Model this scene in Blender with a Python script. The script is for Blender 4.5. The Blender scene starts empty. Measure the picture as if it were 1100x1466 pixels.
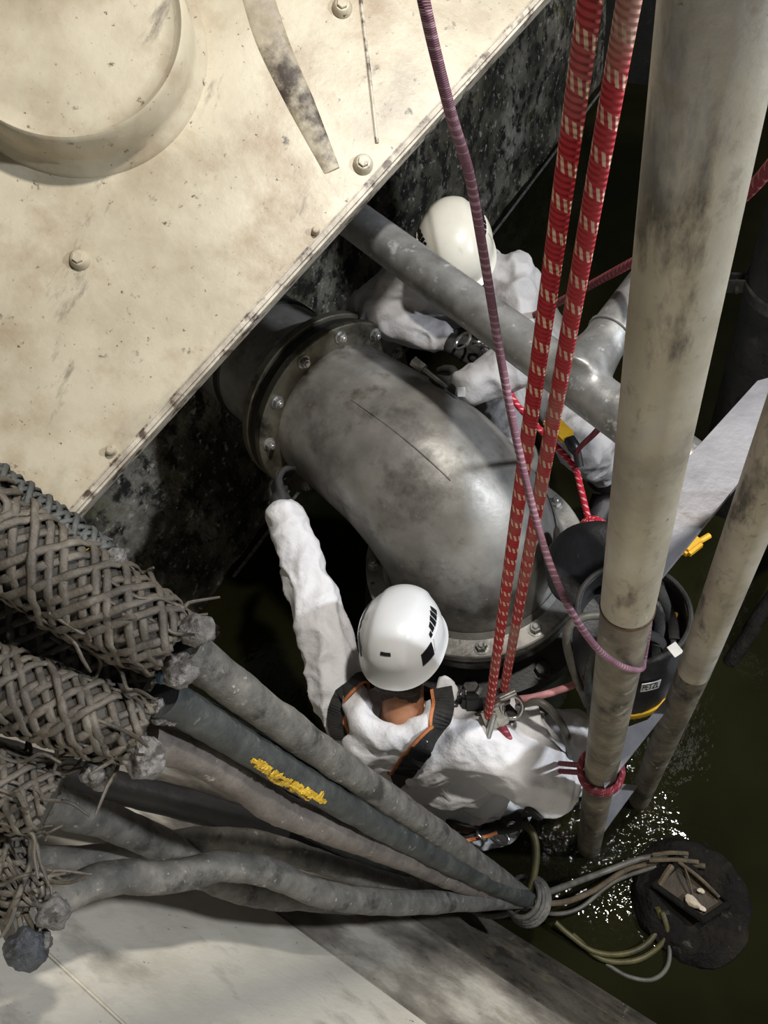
import bpy, bmesh, math, random
import numpy as np
from mathutils import Vector, Matrix
from mathutils.bvhtree import BVHTree
random.seed(7); rng = np.random.default_rng(7)
sc = bpy.context.scene
col = sc.collection
A = np.array
# ------------------------------------------------------------------ camera, world, lamps, exposure
FPX = 1050.0; H = 2.85
nad = A([250, 747, 1050.0]); nad /= np.linalg.norm(nad)
uu = A([1295, -1908, 1050.0]); uu -= nad * (uu @ nad); uu /= np.linalg.norm(uu)
ROT = A([np.cross(nad, uu), uu, -nad])          # rows = world axes seen from the camera (x right, y down, z ahead)
CAM = A([0, 0, H])
def ray(px, py): return ROT @ A([(px - 550) / FPX, (py - 733) / FPX, 1.0])
def P(px, py, z):                                # the point at height z seen at a pixel
    r = ray(px, py); return CAM + r * ((z - H) / r[2])
def D(px, py, d): return CAM + ray(px, py) * d   # the point at distance d
def proj(p):
    c = ROT.T @ (A(p, dtype=float) - CAM); return 550 + FPX * c[0] / c[2], 733 + FPX * c[1] / c[2], c[2]
cd = bpy.data.cameras.new('camera'); cam = bpy.data.objects.new('camera', cd); col.objects.link(cam)
cd.sensor_fit = 'VERTICAL'; cd.sensor_height = 36; cd.lens = FPX / 1466 * 36; cd.clip_start = 0.02
m = Matrix.Identity(4)
for i in range(3):
    m[i][0] = ROT[i, 0]; m[i][1] = -ROT[i, 1]; m[i][2] = -ROT[i, 2]; m[i][3] = CAM[i]
cam.matrix_world = m; sc.camera = cam
w = bpy.data.worlds.new('shaft_air'); sc.world = w; w.use_nodes = True
w.node_tree.nodes['Background'].inputs[0].default_value = (0.75, 0.8, 0.9, 1)
w.node_tree.nodes['Background'].inputs[1].default_value = 0.045
def lamp(name, loc, power, color, radius, target=None, angle=None):
    l = bpy.data.lights.new(name, 'SPOT' if target is not None else 'POINT'); l.energy = power; l.color = color; l.shadow_soft_size = radius
    o = bpy.data.objects.new(name, l); col.objects.link(o); o.location = loc
    if target is not None:
        l.spot_size = math.radians(angle); l.spot_blend = 0.6
        o.rotation_euler = (Vector(target) - Vector(loc)).to_track_quat('-Z', 'Y').to_euler()
    return o
lamp('work_lamp_overhead', (0.32, 1.46, 4.7), 450, (1.0, 0.96, 0.90), 0.10)
lamp('work_lamp_side', (2.6, 1.9, 3.4), 520, (0.86, 0.92, 1.0), 0.12)
sc.view_settings.view_transform = 'Standard'; sc.view_settings.look = 'None'
sc.view_settings.gamma = 1; sc.view_settings.use_curve_mapping = False; sc.view_settings.exposure = 0.0

# ------------------------------------------------------------------ helpers: materials
def lin(h):
    h = h.lstrip('#'); v = [int(h[i:i + 2], 16) / 255 for i in (0, 2, 4)]
    return tuple(((x + 0.055) / 1.055) ** 2.4 if x > 0.04045 else x / 12.92 for x in v) + (1,)
MATS = {}
def nd(nt, t, **k):
    n = nt.nodes.new(t)
    for a, b in k.items(): setattr(n, a, b)
    return n
def mat(name, cols, scale=6, rough=0.6, metal=0.0, bump=0.15, bscale=70, stains=(), stretch=(1, 1, 1), rvar=0.0, spec=0.5, bdist=0.01, sheen=0):
    """noise ramp + stains (colour, scale, low, high, stretch) + bump"""
    mt = bpy.data.materials.new(name); mt.use_nodes = True; nt = mt.node_tree; L = nt.links.new
    b = nt.nodes['Principled BSDF']; tc = nd(nt, 'ShaderNodeTexCoord')
    def noise(s, st=(1, 1, 1), det=6, rgh=0.6):
        mp = nd(nt, 'ShaderNodeMapping'); mp.inputs['Scale'].default_value = st; L(tc.outputs['Object'], mp.inputs[0])
        n = nd(nt, 'ShaderNodeTexNoise'); n.inputs['Scale'].default_value = s; n.inputs['Detail'].default_value = det
        n.inputs['Roughness'].default_value = rgh; L(mp.outputs[0], n.inputs[0]); return n.outputs[0]
    base = noise(scale, stretch)
    rp = nd(nt, 'ShaderNodeValToRGB'); L(base, rp.inputs[0]); e = rp.color_ramp.elements
    while len(e) < len(cols): e.new(0.5)
    for el, (p, c) in zip(e, cols): el.position = p; el.color = lin(c)
    out = rp.outputs[0]
    for st in stains:
        c, s, lo, hi = st[:4]; sx = st[4] if len(st) > 4 else (1, 1, 1)
        mr = nd(nt, 'ShaderNodeMapRange'); L(noise(s, sx, 8, 0.65), mr.inputs[0])
        mr.inputs[1].default_value = lo; mr.inputs[2].default_value = hi
        mx = nd(nt, 'ShaderNodeMix', data_type='RGBA'); L(mr.outputs[0], mx.inputs['Factor']); L(out, mx.inputs['A']); mx.inputs['B'].default_value = lin(c)
        out = mx.outputs['Result']
    L(out, b.inputs['Base Color']); b.inputs['Metallic'].default_value = metal; b.inputs['Specular IOR Level'].default_value = spec
    if rvar:
        mr = nd(nt, 'ShaderNodeMapRange'); L(noise(scale * 2.3), mr.inputs[0]); mr.inputs[1].default_value = .3; mr.inputs[2].default_value = .7
        mr.inputs[3].default_value = rough - rvar; mr.inputs[4].default_value = rough + rvar; L(mr.outputs[0], b.inputs['Roughness'])
    else: b.inputs['Roughness'].default_value = rough
    if sheen: b.inputs['Sheen Weight'].default_value = sheen
    if bump:
        bp = nd(nt, 'ShaderNodeBump'); bp.inputs['Strength'].default_value = bump; bp.inputs['Distance'].default_value = bdist
        L(noise(bscale, stretch), bp.inputs['Height']); L(bp.outputs[0], b.inputs['Normal'])
    MATS[name] = mt; return mt
def rope_mat(name, c1, c2, dirt, pitch, tick, ndash, fade):
    """red sheath with rows of pale ticks; attribute rope = (arc length, cos, sin)"""
    mt = bpy.data.materials.new(name); mt.use_nodes = True; nt = mt.node_tree; L = nt.links.new; b = nt.nodes['Principled BSDF']
    at = nd(nt, 'ShaderNodeAttribute'); at.attribute_name = 'rope'; sx = nd(nt, 'ShaderNodeSeparateXYZ'); L(at.outputs['Vector'], sx.inputs[0])
    def ma(op, a, b2=None, c=None):
        n = nd(nt, 'ShaderNodeMath', operation=op)
        for i, v in enumerate((a, b2, c)):
            if v is None: continue
            if isinstance(v, (int, float)): n.inputs[i].default_value = v
            else: L(v, n.inputs[i])
        return n.outputs[0]
    ang = ma('DIVIDE', ma('ARCTAN2', sx.outputs[2], sx.outputs[1]), 2 * math.pi)
    band = ma('LESS_THAN', ma('FRACT', ma('ADD', ma('DIVIDE', sx.outputs[0], pitch), ma('MULTIPLY', ang, 1.0))), tick)
    dash = ma('LESS_THAN', ma('FRACT', ma('ADD', ma('MULTIPLY', ang, float(ndash)), ma('DIVIDE', sx.outputs[0], pitch * 0.9))), 0.5)
    tk = ma('MULTIPLY', band, dash)
    mx = nd(nt, 'ShaderNodeMix', data_type='RGBA'); L(tk, mx.inputs['Factor']); mx.inputs['A'].default_value = lin(c1); mx.inputs['B'].default_value = lin(c2)
    n = nd(nt, 'ShaderNodeTexNoise'); n.inputs['Scale'].default_value = 5; n.inputs['Detail'].default_value = 5
    tc = nd(nt, 'ShaderNodeTexCoord'); L(tc.outputs['Object'], n.inputs[0])
    mr = nd(nt, 'ShaderNodeMapRange'); L(n.outputs[0], mr.inputs[0]); mr.inputs[1].default_value = 0.5; mr.inputs[2].default_value = 0.72; mr.inputs[4].default_value = fade
    m2 = nd(nt, 'ShaderNodeMix', data_type='RGBA'); L(mr.outputs[0], m2.inputs['Factor']); L(mx.outputs['Result'], m2.inputs['A']); m2.inputs['B'].default_value = lin(dirt)
    L(m2.outputs['Result'], b.inputs['Base Color']); b.inputs['Roughness'].default_value = 0.75
    wv = ma('SINE', ma('ADD', ma('MULTIPLY', sx.outputs[0], 2 * math.pi / (pitch * 0.18)), ma('MULTIPLY', ang, 2 * math.pi * 3)))
    bp = nd(nt, 'ShaderNodeBump'); bp.inputs['Strength'].default_value = 0.5; bp.inputs['Distance'].default_value = 0.002; L(wv, bp.inputs['Height']); L(bp.outputs[0], b.inputs['Normal'])
    MATS[name] = mt; return mt

CR = [('#937d62', 4, 0.50, 0.75), ('#3d332c', 22, 0.64, 0.72), ('#7a6d60', 2.6, 0.54, 0.76, (1, .35, 1)), ('#4b4039', 3.6, 0.60, 0.70, (2.2, .5, 1)), ('#5a4a3d', 60, .64, .70)]
mat('cream', [(0.3, '#a0947d'), (0.5, '#bcb29b'), (0.7, '#cac1aa')], 3.0, 0.42, 0, 0.12, 40, CR)
mat('cream_dirty', [(0.3, '#85796a'), (0.5, '#a89d88'), (0.7, '#bfb59d')], 9.0, 0.5, 0, 0.2, 40, [('#3f352d', 6, 0.50, 0.62), ('#8a7f5e', 5, .56, .7)])
mat('cream_edge', [(0.3, '#8d8273'), (0.7, '#cfc6b4')], 12, 0.45, 0, 0.2, 60, [('#54463b', 20, 0.52, 0.62)])
mat('moss_wall', [(0.35, '#2a281f'), (0.5, '#5a564a'), (0.68, '#9a958a')], 3.0, 0.8, 0, 0.8, 30, [('#1b1a14', 11, 0.48, 0.58), ('#aca89c', 26, 0.58, 0.66), ('#5e5b38', 6, 0.58, 0.72)], bdist=0.02)
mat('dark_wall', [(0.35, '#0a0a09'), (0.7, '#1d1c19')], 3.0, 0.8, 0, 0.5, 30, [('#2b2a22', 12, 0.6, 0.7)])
mat('slope_paint', [(0.3, '#b8b09f'), (0.5, '#d8d1c1'), (0.75, '#e6dfd0')], 2.4, 0.5, 0, 0.15, 50, [('#8a8074', 5.5, 0.55, 0.78, (.8, 1.2, 1.2)), ('#3c3833', 34, 0.66, 0.72), ('#857a6a', 2, 0.55, 0.75)])
mat('slope_shade_wet', [(0.35, '#2f2c28'), (0.5, '#57524a'), (0.68, '#948c7e')], 4.5, 0.4, 0, 0.2, 50, [('#6b6250', 6, .55, .7), ('#1f1d1a', 9, .52, .66)])  # shade of cables and worker put into the colour, with wet stains
mat('slope_mid', [(0.36, '#5b554e'), (0.5, '#968e82'), (0.62, '#cfc8b8')], 3.2, 0.45, 0, 0.2, 50, [('#3c3833', 34, 0.64, 0.72), ('#7d7058', 3, .58, .75)])  # paler step of the same painted shade, with mottled stains
mat('steel', [(0.3, '#6a6864'), (0.5, '#8f8d88'), (0.7, '#a8a59f')], 5.5, 0.46, 0.45, 0.06, 90, [('#45413a', 4, 0.52, 0.70), ('#5d543f', 7, 0.58, 0.74), ('#a3a09a', 30, 0.62, 0.72)], rvar=0.1)
mat('steel_flange', [(0.3, '#7b7973'), (0.55, '#b1aea7'), (0.75, '#c9c6bf')], 7, 0.42, 0.55, 0.15, 70, [('#2a2621', 22, 0.62, 0.68), ('#5b554a', 6, 0.56, 0.7)], rvar=0.1)
mat('flange_edge', [(0.3, '#54503f'), (0.6, '#7d786a'), (0.8, '#948e80')], 9, 0.42, 0.6, 0.1, 70, [('#2c2820', 8, 0.55, 0.7)])
mat('bolt_zinc', [(0.3, '#8b8985'), (0.7, '#c4c2be')], 30, 0.35, 0.7, 0.1, 120, [('#4a463f', 25, 0.58, 0.7)])
mat('bolt_dark', [(0.3, '#3b3937'), (0.7, '#6f6d6a')], 30, 0.35, 0.7, 0.1, 120)
mat('galvanised', [(0.3, '#6d6c69'), (0.55, '#9a9996'), (0.75, '#b8b7b5')], 9, 0.42, 0.5, 0.06, 90, [('#4d4941', 3.5, 0.52, 0.72), ('#cfcfce', 24, 0.6, 0.7)], rvar=0.08)
mat('rail', [(0.3, '#8a8272'), (0.5, '#aca38f'), (0.72, '#c0b9a8')], 7, 0.5, 0.2, 0.12, 80, [('#5c564c', 16, 0.55, 0.66, (1, 1, .35)), ('#9b9da3', 4, 0.52, 0.68, (1, 1, .3)), ('#3f3b34', 40, 0.66, 0.72), ('#857c6c', 30, .56, .74)])
mat('rail_dirty', [(0.3, '#4b463e'), (0.5, '#716a5b'), (0.72, '#968d7b')], 12, 0.55, 0.2, 0.2, 80, [('#39352f', 14, 0.52, 0.64, (1, 1, .5)), ('#a39d92', 26, 0.6, 0.7)])
mat('step_plate', [(0.3, '#77767a'), (0.6, '#929195'), (0.8, '#a5a4a8')], 9, 0.45, 0.4, 0.08, 80, [('#77706a', 12, 0.58, 0.7)])
mat('cable_grey', [(0.3, '#484641'), (0.55, '#63605a'), (0.75, '#7a766d')], 26, 0.7, 0, 0.35, 120, [('#33312d', 14, 0.54, 0.66), ('#a09c92', 60, 0.62, 0.70)])
mat('cable_dark', [(0.3, '#292b2a'), (0.55, '#3d403d'), (0.75, '#555650')], 20, 0.6, 0, 0.3, 120, [('#7f7c72', 30, 0.62, 0.72), ('#222220', 9, 0.55, 0.7)])
mat('cable_brown', [(0.3, '#4b4541'), (0.55, '#675f58'), (0.75, '#7b736b')], 24, 0.7, 0, 0.3, 120, [('#3f3934', 12, 0.54, 0.68), ('#a39b90', 45, 0.64, 0.72)])
mat('hose_black', [(0.3, '#191817'), (0.7, '#2e2c2a')], 12, 0.5, 0, 0.15, 90)
mat('paint_yellow', [(0.3, '#b08a1e'), (0.7, '#e0b93a')], 40, 0.6, 0, 0.4, 90)
mat('strand', [(0.3, '#3e3932'), (0.55, '#5c554b'), (0.75, '#7a7265')], 25, 0.6, 0.15, 0.3, 150, [('#4a4238', 12, 0.55, 0.68)])
mat('strand_dark', [(0.3, '#3b3d3d'), (0.7, '#5c5e5c')], 25, 0.6, 0.1, 0.3, 150)
mat('grip_core', [(0.3, '#2b2824'), (0.7, '#4b463e')], 25, 0.8, 0, 0.3, 100)
mat('crust', [(0.3, '#56524e'), (0.55, '#7b7773'), (0.75, '#a09d9a')], 60, 0.7, 0.1, 0.8, 130, [('#4a4540', 40, 0.52, 0.62)])
mat('crust_dark', [(0.3, '#1f2226'), (0.7, '#4f5154')], 40, 0.5, 0.1, 0.6, 110)
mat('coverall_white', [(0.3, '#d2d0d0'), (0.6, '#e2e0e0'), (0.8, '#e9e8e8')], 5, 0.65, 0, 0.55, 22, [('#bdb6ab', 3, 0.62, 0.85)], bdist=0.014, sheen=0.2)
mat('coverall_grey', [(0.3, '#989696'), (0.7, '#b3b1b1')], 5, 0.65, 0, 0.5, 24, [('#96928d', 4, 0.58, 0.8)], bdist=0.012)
mat('skin', [(0.3, '#8a5a40'), (0.7, '#a87656')], 20, 0.5, 0, 0.1, 200, [('#c98c72', 12, 0.55, 0.7)])
mat('hair_dark', [(0.3, '#1b150f'), (0.7, '#3b2e20')], 120, 0.7, 0, 1.0, 260, bdist=0.004)
mat('helmet_white', [(0.3, '#d6d6d4'), (0.6, '#dedede'), (0.8, '#e6e6e6')], 5, 0.28, 0, 0.02, 60, [('#a39b8b', 9, 0.63, 0.78), ('#6a6257', 70, 0.72, 0.76)])
mat('helmet_cream', [(0.3, '#c7c3b4'), (0.7, '#d8d5c9')], 5, 0.32, 0, 0.02, 60, [('#9c947f', 7, 0.58, 0.75)])
mat('black_plastic', [(0.3, '#0d0d0f'), (0.7, '#1a1a1d')], 20, 0.4, 0, 0.05, 60)
mat('strap_black', [(0.3, '#1b1a19'), (0.7, '#33312e')], 40, 0.75, 0, 0.3, 180)
mat('strap_orange', [(0.3, '#b86a3c'), (0.7, '#d98a55')], 30, 0.7, 0, 0.3, 180)
mat('bag_black', [(0.3, '#161616'), (0.7, '#2a2a2b')], 9, 0.45, 0, 0.2, 60, [('#4a4947', 40, 0.64, 0.72)])
mat('bag_yellow', [(0.3, '#c08f18'), (0.7, '#e2b22a')], 9, 0.5, 0, 0.1, 60, [('#8a6a1c', 12, 0.58, 0.72)])
mat('print_white', [(0.3, '#c9c7c0'), (0.7, '#dedcd6')], 30, 0.6, 0, 0)
mat('print_black', [(0.3, '#0f0f10'), (0.7, '#161617')], 30, 0.6, 0, 0)
mat('alloy', [(0.3, '#8d8b87'), (0.7, '#c8c6c2')], 30, 0.25, 0.9, 0.05, 90)
mat('hose_grey', [(0.3, '#3d3b36'), (0.7, '#66635a')], 20, 0.5, 0, 0.1, 90)
mat('hose_pink', [(0.3, '#a46a6c'), (0.7, '#c08887')], 30, 0.6, 0, 0.2, 200)
mat('hose_olive', [(0.3, '#3a361c'), (0.7, '#5c5630')], 20, 0.5, 0, 0.1, 90, [('#35311f', 12, 0.55, 0.7)])
mat('twig', [(0.3, '#3b3224'), (0.7, '#655742')], 30, 0.8, 0, 0.4, 120)
mat('mud_black', [(0.3, '#0a0908'), (0.55, '#16130f'), (0.75, '#28231c')], 9, 0.8, 0, 0.9, 40, [('#4b463d', 22, 0.62, 0.72)], bdist=0.02, spec=.2)
mat('mud_brown', [(0.3, '#2a2218'), (0.7, '#4e4231')], 14, 0.7, 0, 0.7, 60)
mat('litter', [(0.3, '#a5937a'), (0.7, '#cbbfae')], 14, 0.7, 0, 0.3, 60)
mat('rust_brown', [(0.3, '#3a2c20'), (0.7, '#6b5541')], 14, 0.7, 0.2, 0.5, 80)
mat('dark_pipe', [(0.3, '#242424'), (0.7, '#434342')], 6, 0.6, 0.2, 0.3, 60, [('#121212', 18, 0.58, 0.68), ('#55534c', 8, 0.62, 0.75)])
rope_mat('rope_red', '#b3202a', '#e6c3a4', '#a2978c', 0.040, 0.36, 9, 0.35)
rope_mat('rope_red_worn', '#b8343a', '#e2c0a8', '#b39a88', 0.040, 0.36, 9, 0.95)
rope_mat('rope_dark', '#7d2430', '#a9606a', '#54262a', 0.022, 0.4, 5, 0.5)
rope_mat('rope_crimson', '#b3122b', '#e0a0a4', '#7d2430', 0.022, 0.4, 4, 0.3)
rope_mat('cord_mauve', '#7d5563', '#a88490', '#8f6b76', 0.010, 0.45, 1, 0.7)
def water_mat():
    mt = bpy.data.materials.new('water'); mt.use_nodes = True; nt = mt.node_tree; L = nt.links.new; b = nt.nodes['Principled BSDF']
    tc = nd(nt, 'ShaderNodeTexCoord'); n = nd(nt, 'ShaderNodeTexNoise'); n.inputs['Scale'].default_value = 3; L(tc.outputs['Object'], n.inputs[0])
    rp = nd(nt, 'ShaderNodeValToRGB'); L(n.outputs[0], rp.inputs[0]); e = rp.color_ramp.elements
    e[0].position = .35; e[0].color = (0.0085, 0.0083, 0.003, 1); e[1].position = .75; e[1].color = (0.014, 0.0138, 0.005, 1)
    L(rp.outputs[0], b.inputs['Base Color']); b.inputs['Roughness'].default_value = 0.03; b.inputs['IOR'].default_value = 1.33
    v = nd(nt, 'ShaderNodeTexNoise'); v.inputs['Scale'].default_value = 30; v.inputs['Detail'].default_value = 2; ge = nd(nt, 'ShaderNodeNewGeometry'); L(ge.outputs['Position'], v.inputs[0])
    # the water is stirred up where the worker stands and calmer away from him
    ds = nd(nt, 'ShaderNodeVectorMath', operation='DISTANCE'); L(ge.outputs['Position'], ds.inputs[0]); ds.inputs[1].default_value = tuple(P(838, 1172, 0))
    mr = nd(nt, 'ShaderNodeMapRange'); mr.interpolation_type = 'SMOOTHSTEP'; L(ds.outputs['Value'], mr.inputs[0]); mr.inputs[1].default_value = 0.14; mr.inputs[2].default_value = 0.36; mr.inputs[3].default_value = 0.016; mr.inputs[4].default_value = 0.0012
    bp = nd(nt, 'ShaderNodeBump'); bp.inputs['Strength'].default_value = 1.0; L(mr.outputs[0], bp.inputs['Distance']); L(v.outputs[0], bp.inputs['Height']); L(bp.outputs[0], b.inputs['Normal'])
    MATS['water'] = mt
water_mat()

# ------------------------------------------------------------------ helpers: geometry
def unit(v): v = A(v, dtype=float); return v / (np.linalg.norm(v) + 1e-12)
def perp(a):
    a = unit(a); t = A([0, 0, 1.0]) if abs(a[2]) < 0.9 else A([1.0, 0, 0]); x = unit(np.cross(t, a)); return x, np.cross(a, x)
def join(parts):
    V = []; F = []; o = 0
    for v, f in parts: V.append(np.asarray(v, dtype=float).reshape(-1, 3)); F += [[i + o for i in q] for q in f]; o += len(V[-1])
    return np.concatenate(V), F
def smooth_path(pts, n):
    p = A(pts, dtype=float); e = np.vstack([2 * p[0] - p[1], p, 2 * p[-1] - p[-2]]); out = []
    seg = len(p) - 1
    for t in np.linspace(0, seg, n):
        i = min(int(t), seg - 1); s = t - i; a, b, c, d = e[i:i + 4]
        out.append(0.5 * (2 * b + (c - a) * s + (2 * a - 5 * b + 4 * c - d) * s * s + (3 * b - a - 3 * c + d) * s ** 3))
    return A(out)
def frames(p):
    t = np.gradient(p, axis=0); t /= np.linalg.norm(t, axis=1)[:, None] + 1e-12
    x, _ = perp(t[0]); X = []
    for k in t:
        x = unit(x - k * (x @ k)); X.append(x.copy())
    X = A(X); return t, X, np.cross(t, X)
LAST = {}
def tube(pts, r, seg=12, n=None, cap=True, flat=1.0, endround=False):
    p = smooth_path(pts, n) if n else A(pts, dtype=float)
    r = np.interp(np.linspace(0, 1, len(p)), np.linspace(0, 1, np.size(r)), np.atleast_1d(r))
    t, X, Y = frames(p); N = len(p); a = np.arange(seg) * 2 * math.pi / seg
    V = (p[:, None] + r[:, None, None] * (np.cos(a)[None, :, None] * X[:, None] + flat * np.sin(a)[None, :, None] * Y[:, None])).reshape(-1, 3)
    F = [[i * seg + j, i * seg + (j + 1) % seg, (i + 1) * seg + (j + 1) % seg, (i + 1) * seg + j] for i in range(N - 1) for j in range(seg)]
    if cap: F += [list(range(seg))[::-1], [(N - 1) * seg + j for j in range(seg)]]
    s = np.concatenate([[0], np.cumsum(np.linalg.norm(np.diff(p, axis=0), axis=1))])
    LAST['rope'] = np.stack([np.repeat(s, seg), np.tile(np.cos(a), N), np.tile(np.sin(a), N)], 1)
    return V, F
def lathe(profile, c, axis, seg=48, closed=False):
    """profile = (radius, distance along the axis)"""
    X, Y = perp(axis); ax = unit(axis); c = A(c, dtype=float); a = np.arange(seg) * 2 * math.pi / seg; V = []; F = []
    for r, h in profile:
        V.append(c + ax * h + r * (np.cos(a)[:, None] * X + np.sin(a)[:, None] * Y))
    k = len(profile)
    rngk = range(k if closed else k - 1)
    for i in rngk:
        q = (i + 1) % k
        F += [[i * seg + j, i * seg + (j + 1) % seg, q * seg + (j + 1) % seg, q * seg + j] for j in range(seg)]
    if not closed:
        if profile[0][0] > 1e-6: F.append(list(range(seg))[::-1])
        if profile[-1][0] > 1e-6: F.append([(k - 1) * seg + j for j in range(seg)])
    return np.concatenate(V), F
def ring(c, axis, r0, r1, h0, h1, seg=64, bev=0.004):
    return lathe([(r0, h0), (r1 - bev, h0), (r1, h0 + bev), (r1, h1 - bev), (r1 - bev, h1), (r0, h1)], c, axis, seg, True)
def box(c, ax, ay, az, s, bev=0.0):
    """box centred at c with axes and full sizes s; chamfered when bev"""
    bm = bmesh.new(); bmesh.ops.create_cube(bm, size=1.0)
    for v in bm.verts: v.co = Vector((v.co.x * s[0], v.co.y * s[1], v.co.z * s[2]))
    if bev: bmesh.ops.bevel(bm, geom=bm.edges[:], offset=bev, segments=2, affect='EDGES')
    V = A([v.co[:] for v in bm.verts]); bm.verts.index_update(); F = [[v.index for v in f.verts] for f in bm.faces]; bm.free()
    Mx = A([unit(ax), unit(ay), unit(az)]); return A(c, dtype=float) + V @ Mx, F
def prism(poly, off):
    """closed polygon of 3-D points, thickened by the vector off"""
    p = A(poly, dtype=float); n = len(p); V = np.vstack([p, p + A(off)])
    F = [list(range(n)), list(range(n, 2 * n))[::-1]] + [[i, i + n, (i + 1) % n + n, (i + 1) % n] for i in range(n)]
    return V, F
def hexa(c, axis, r, h, rot=0.0):
    X, Y = perp(axis); ax = unit(axis); c = A(c, dtype=float); V = []
    for rr, hh in ((r, 0), (r, h * 0.85), (r * 0.88, h)):
        for j in range(6):
            a = j * math.pi / 3 + rot; V.append(c + ax * hh + rr * (math.cos(a) * X + math.sin(a) * Y))
    F = [[i * 6 + j, i * 6 + (j + 1) % 6, (i + 1) * 6 + (j + 1) % 6, (i + 1) * 6 + j] for i in range(2) for j in range(6)] + [[12 + j for j in range(6)], [5 - j for j in range(6)]]
    return A(V), F
def bolt(c, axis, r, h=None, rot=0.0, stud=0.5):
    """washer, nut and thread end"""
    h = h or r * 0.9; c = A(c, dtype=float); ax = unit(axis)
    w = lathe([(r * 1.35, 0), (r * 1.35, r * .18), (r * 0.4, r * .2)], c, ax, 20)
    g = [w, hexa(c + ax * r * .18, ax, r, h, rot)]
    if stud: g.append(lathe([(r * .55, 0), (r * .55, h + r * stud), (r * .42, h + r * (stud + .12)), (0, h + r * (stud + .12))], c, ax, 14))
    return join(g)
def sphere(c, r, seg=14, rings=9, sc3=(1, 1, 1), M=None):
    V = []; F = []
    for i in range(rings + 1):
        th = math.pi * i / rings
        for j in range(seg): a = 2 * math.pi * j / seg; V.append((math.sin(th) * math.cos(a) * sc3[0], math.sin(th) * math.sin(a) * sc3[1], math.cos(th) * sc3[2]))
    V = A(V) * r
    if M is not None: V = V @ A(M)
    for i in range(rings):
        for j in range(seg): F.append([i * seg + j, (i + 1) * seg + j, (i + 1) * seg + (j + 1) % seg, i * seg + (j + 1) % seg])
    return V + A(c, dtype=float), F
def hash3(ix, iy, iz, s):
    h = (ix * 374761393 + iy * 668265263 + iz * 2147483647 + s * 974634777) & 0x7fffffff
    h = ((h ^ (h >> 13)) * 1274126177) & 0x7fffffff
    return ((h ^ (h >> 16)) & 0xffff) / 65535.0
def vnoise(p, fr, seed=0):
    p = np.asarray(p) * fr + 100.0; i = np.floor(p).astype(np.int64); f = p - i; f = f * f * (3 - 2 * f); out = 0
    for dx in (0, 1):
        for dy in (0, 1):
            for dz in (0, 1):
                wt = (f[:, 0] if dx else 1 - f[:, 0]) * (f[:, 1] if dy else 1 - f[:, 1]) * (f[:, 2] if dz else 1 - f[:, 2])
                out = out + wt * hash3(i[:, 0] + dx, i[:, 1] + dy, i[:, 2] + dz, seed)
    return out * 2 - 1
# ------------------------------------------------------------------ helpers: objects
ORG = {}
def tag(o, label=None, cat=None, group=None, kind=None):
    for k, v in (('label', label), ('category', cat), ('group', group), ('kind', kind)):
        if v: o[k] = v
    return o
def thing(name, loc, label, cat, group=None):
    o = bpy.data.objects.new(name, None); col.objects.link(o); o.location = Vector(A(loc, dtype=float)); o.empty_display_size = 0.05
    ORG[o.name] = A(loc, dtype=float); return tag(o, label, cat, group)
def obj(name, geo, material, parent=None, smooth=True, sharp=38, rope=None):
    V, F = geo; V = np.asarray(V, dtype=float)
    org = ORG[parent.name] if parent is not None else A([*(V.min(0)[:2] + V.max(0)[:2]) / 2, V.min(0)[2]])
    me = bpy.data.meshes.new(name); me.from_pydata((V - org).tolist(), [], [list(map(int, f)) for f in F]); me.update()
    bm = bmesh.new(); bm.from_mesh(me); bmesh.ops.recalc_face_normals(bm, faces=bm.faces[:]); bm.to_mesh(me); bm.free()
    if smooth:
        me.shade_smooth()
        if sharp: me.set_sharp_from_angle(angle=math.radians(sharp))
    if rope is not None:
        at = me.attributes.new('rope', 'FLOAT_VECTOR', 'POINT'); at.data.foreach_set('vector', np.ascontiguousarray(rope, dtype=np.float32).ravel())
    me.materials.append(MATS[material] if isinstance(material, str) else material)
    o = bpy.data.objects.new(name, me); col.objects.link(o); ORG[o.name] = org
    if parent is None: o.location = Vector(org)
    else: o.parent = parent
    return o
def rope(name, pts, r, material, parent=None, n=80, seg=10):
    g = tube(pts, r, seg, n); return obj(name, g, material, parent, rope=LAST['rope'])
def cap(p0, r0, p1, r1, flat=1.0):
    p0 = A(p0, dtype=float); p1 = A(p1, dtype=float)
    return join([sphere(p0, r0), sphere(p1, r1), tube([p0, p1], [r0, r1], 14)])
def skinned(parts, voxel, it=6, fac=0.5):
    """one continuous surface round overlapping pieces"""
    V, F = join(parts); me = bpy.data.meshes.new('tmp'); me.from_pydata(V.tolist(), [], [list(map(int, f)) for f in F]); me.update()
    o = bpy.data.objects.new('tmp', me); col.objects.link(o)
    r = o.modifiers.new('r', 'REMESH'); r.mode = 'VOXEL'; r.voxel_size = voxel
    if it: s = o.modifiers.new('s', 'SMOOTH'); s.iterations = it; s.factor = fac
    dg = bpy.context.evaluated_depsgraph_get(); me2 = bpy.data.meshes.new_from_object(o.evaluated_get(dg))
    V2 = np.zeros(len(me2.vertices) * 3); me2.vertices.foreach_get('co', V2); N2 = np.zeros(len(me2.vertices) * 3); me2.vertices.foreach_get('normal', N2)
    F2 = [list(p.vertices) for p in me2.polygons]; bpy.data.objects.remove(o); bpy.data.meshes.remove(me); bpy.data.meshes.remove(me2)
    return V2.reshape(-1, 3), F2, N2.reshape(-1, 3)
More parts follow.
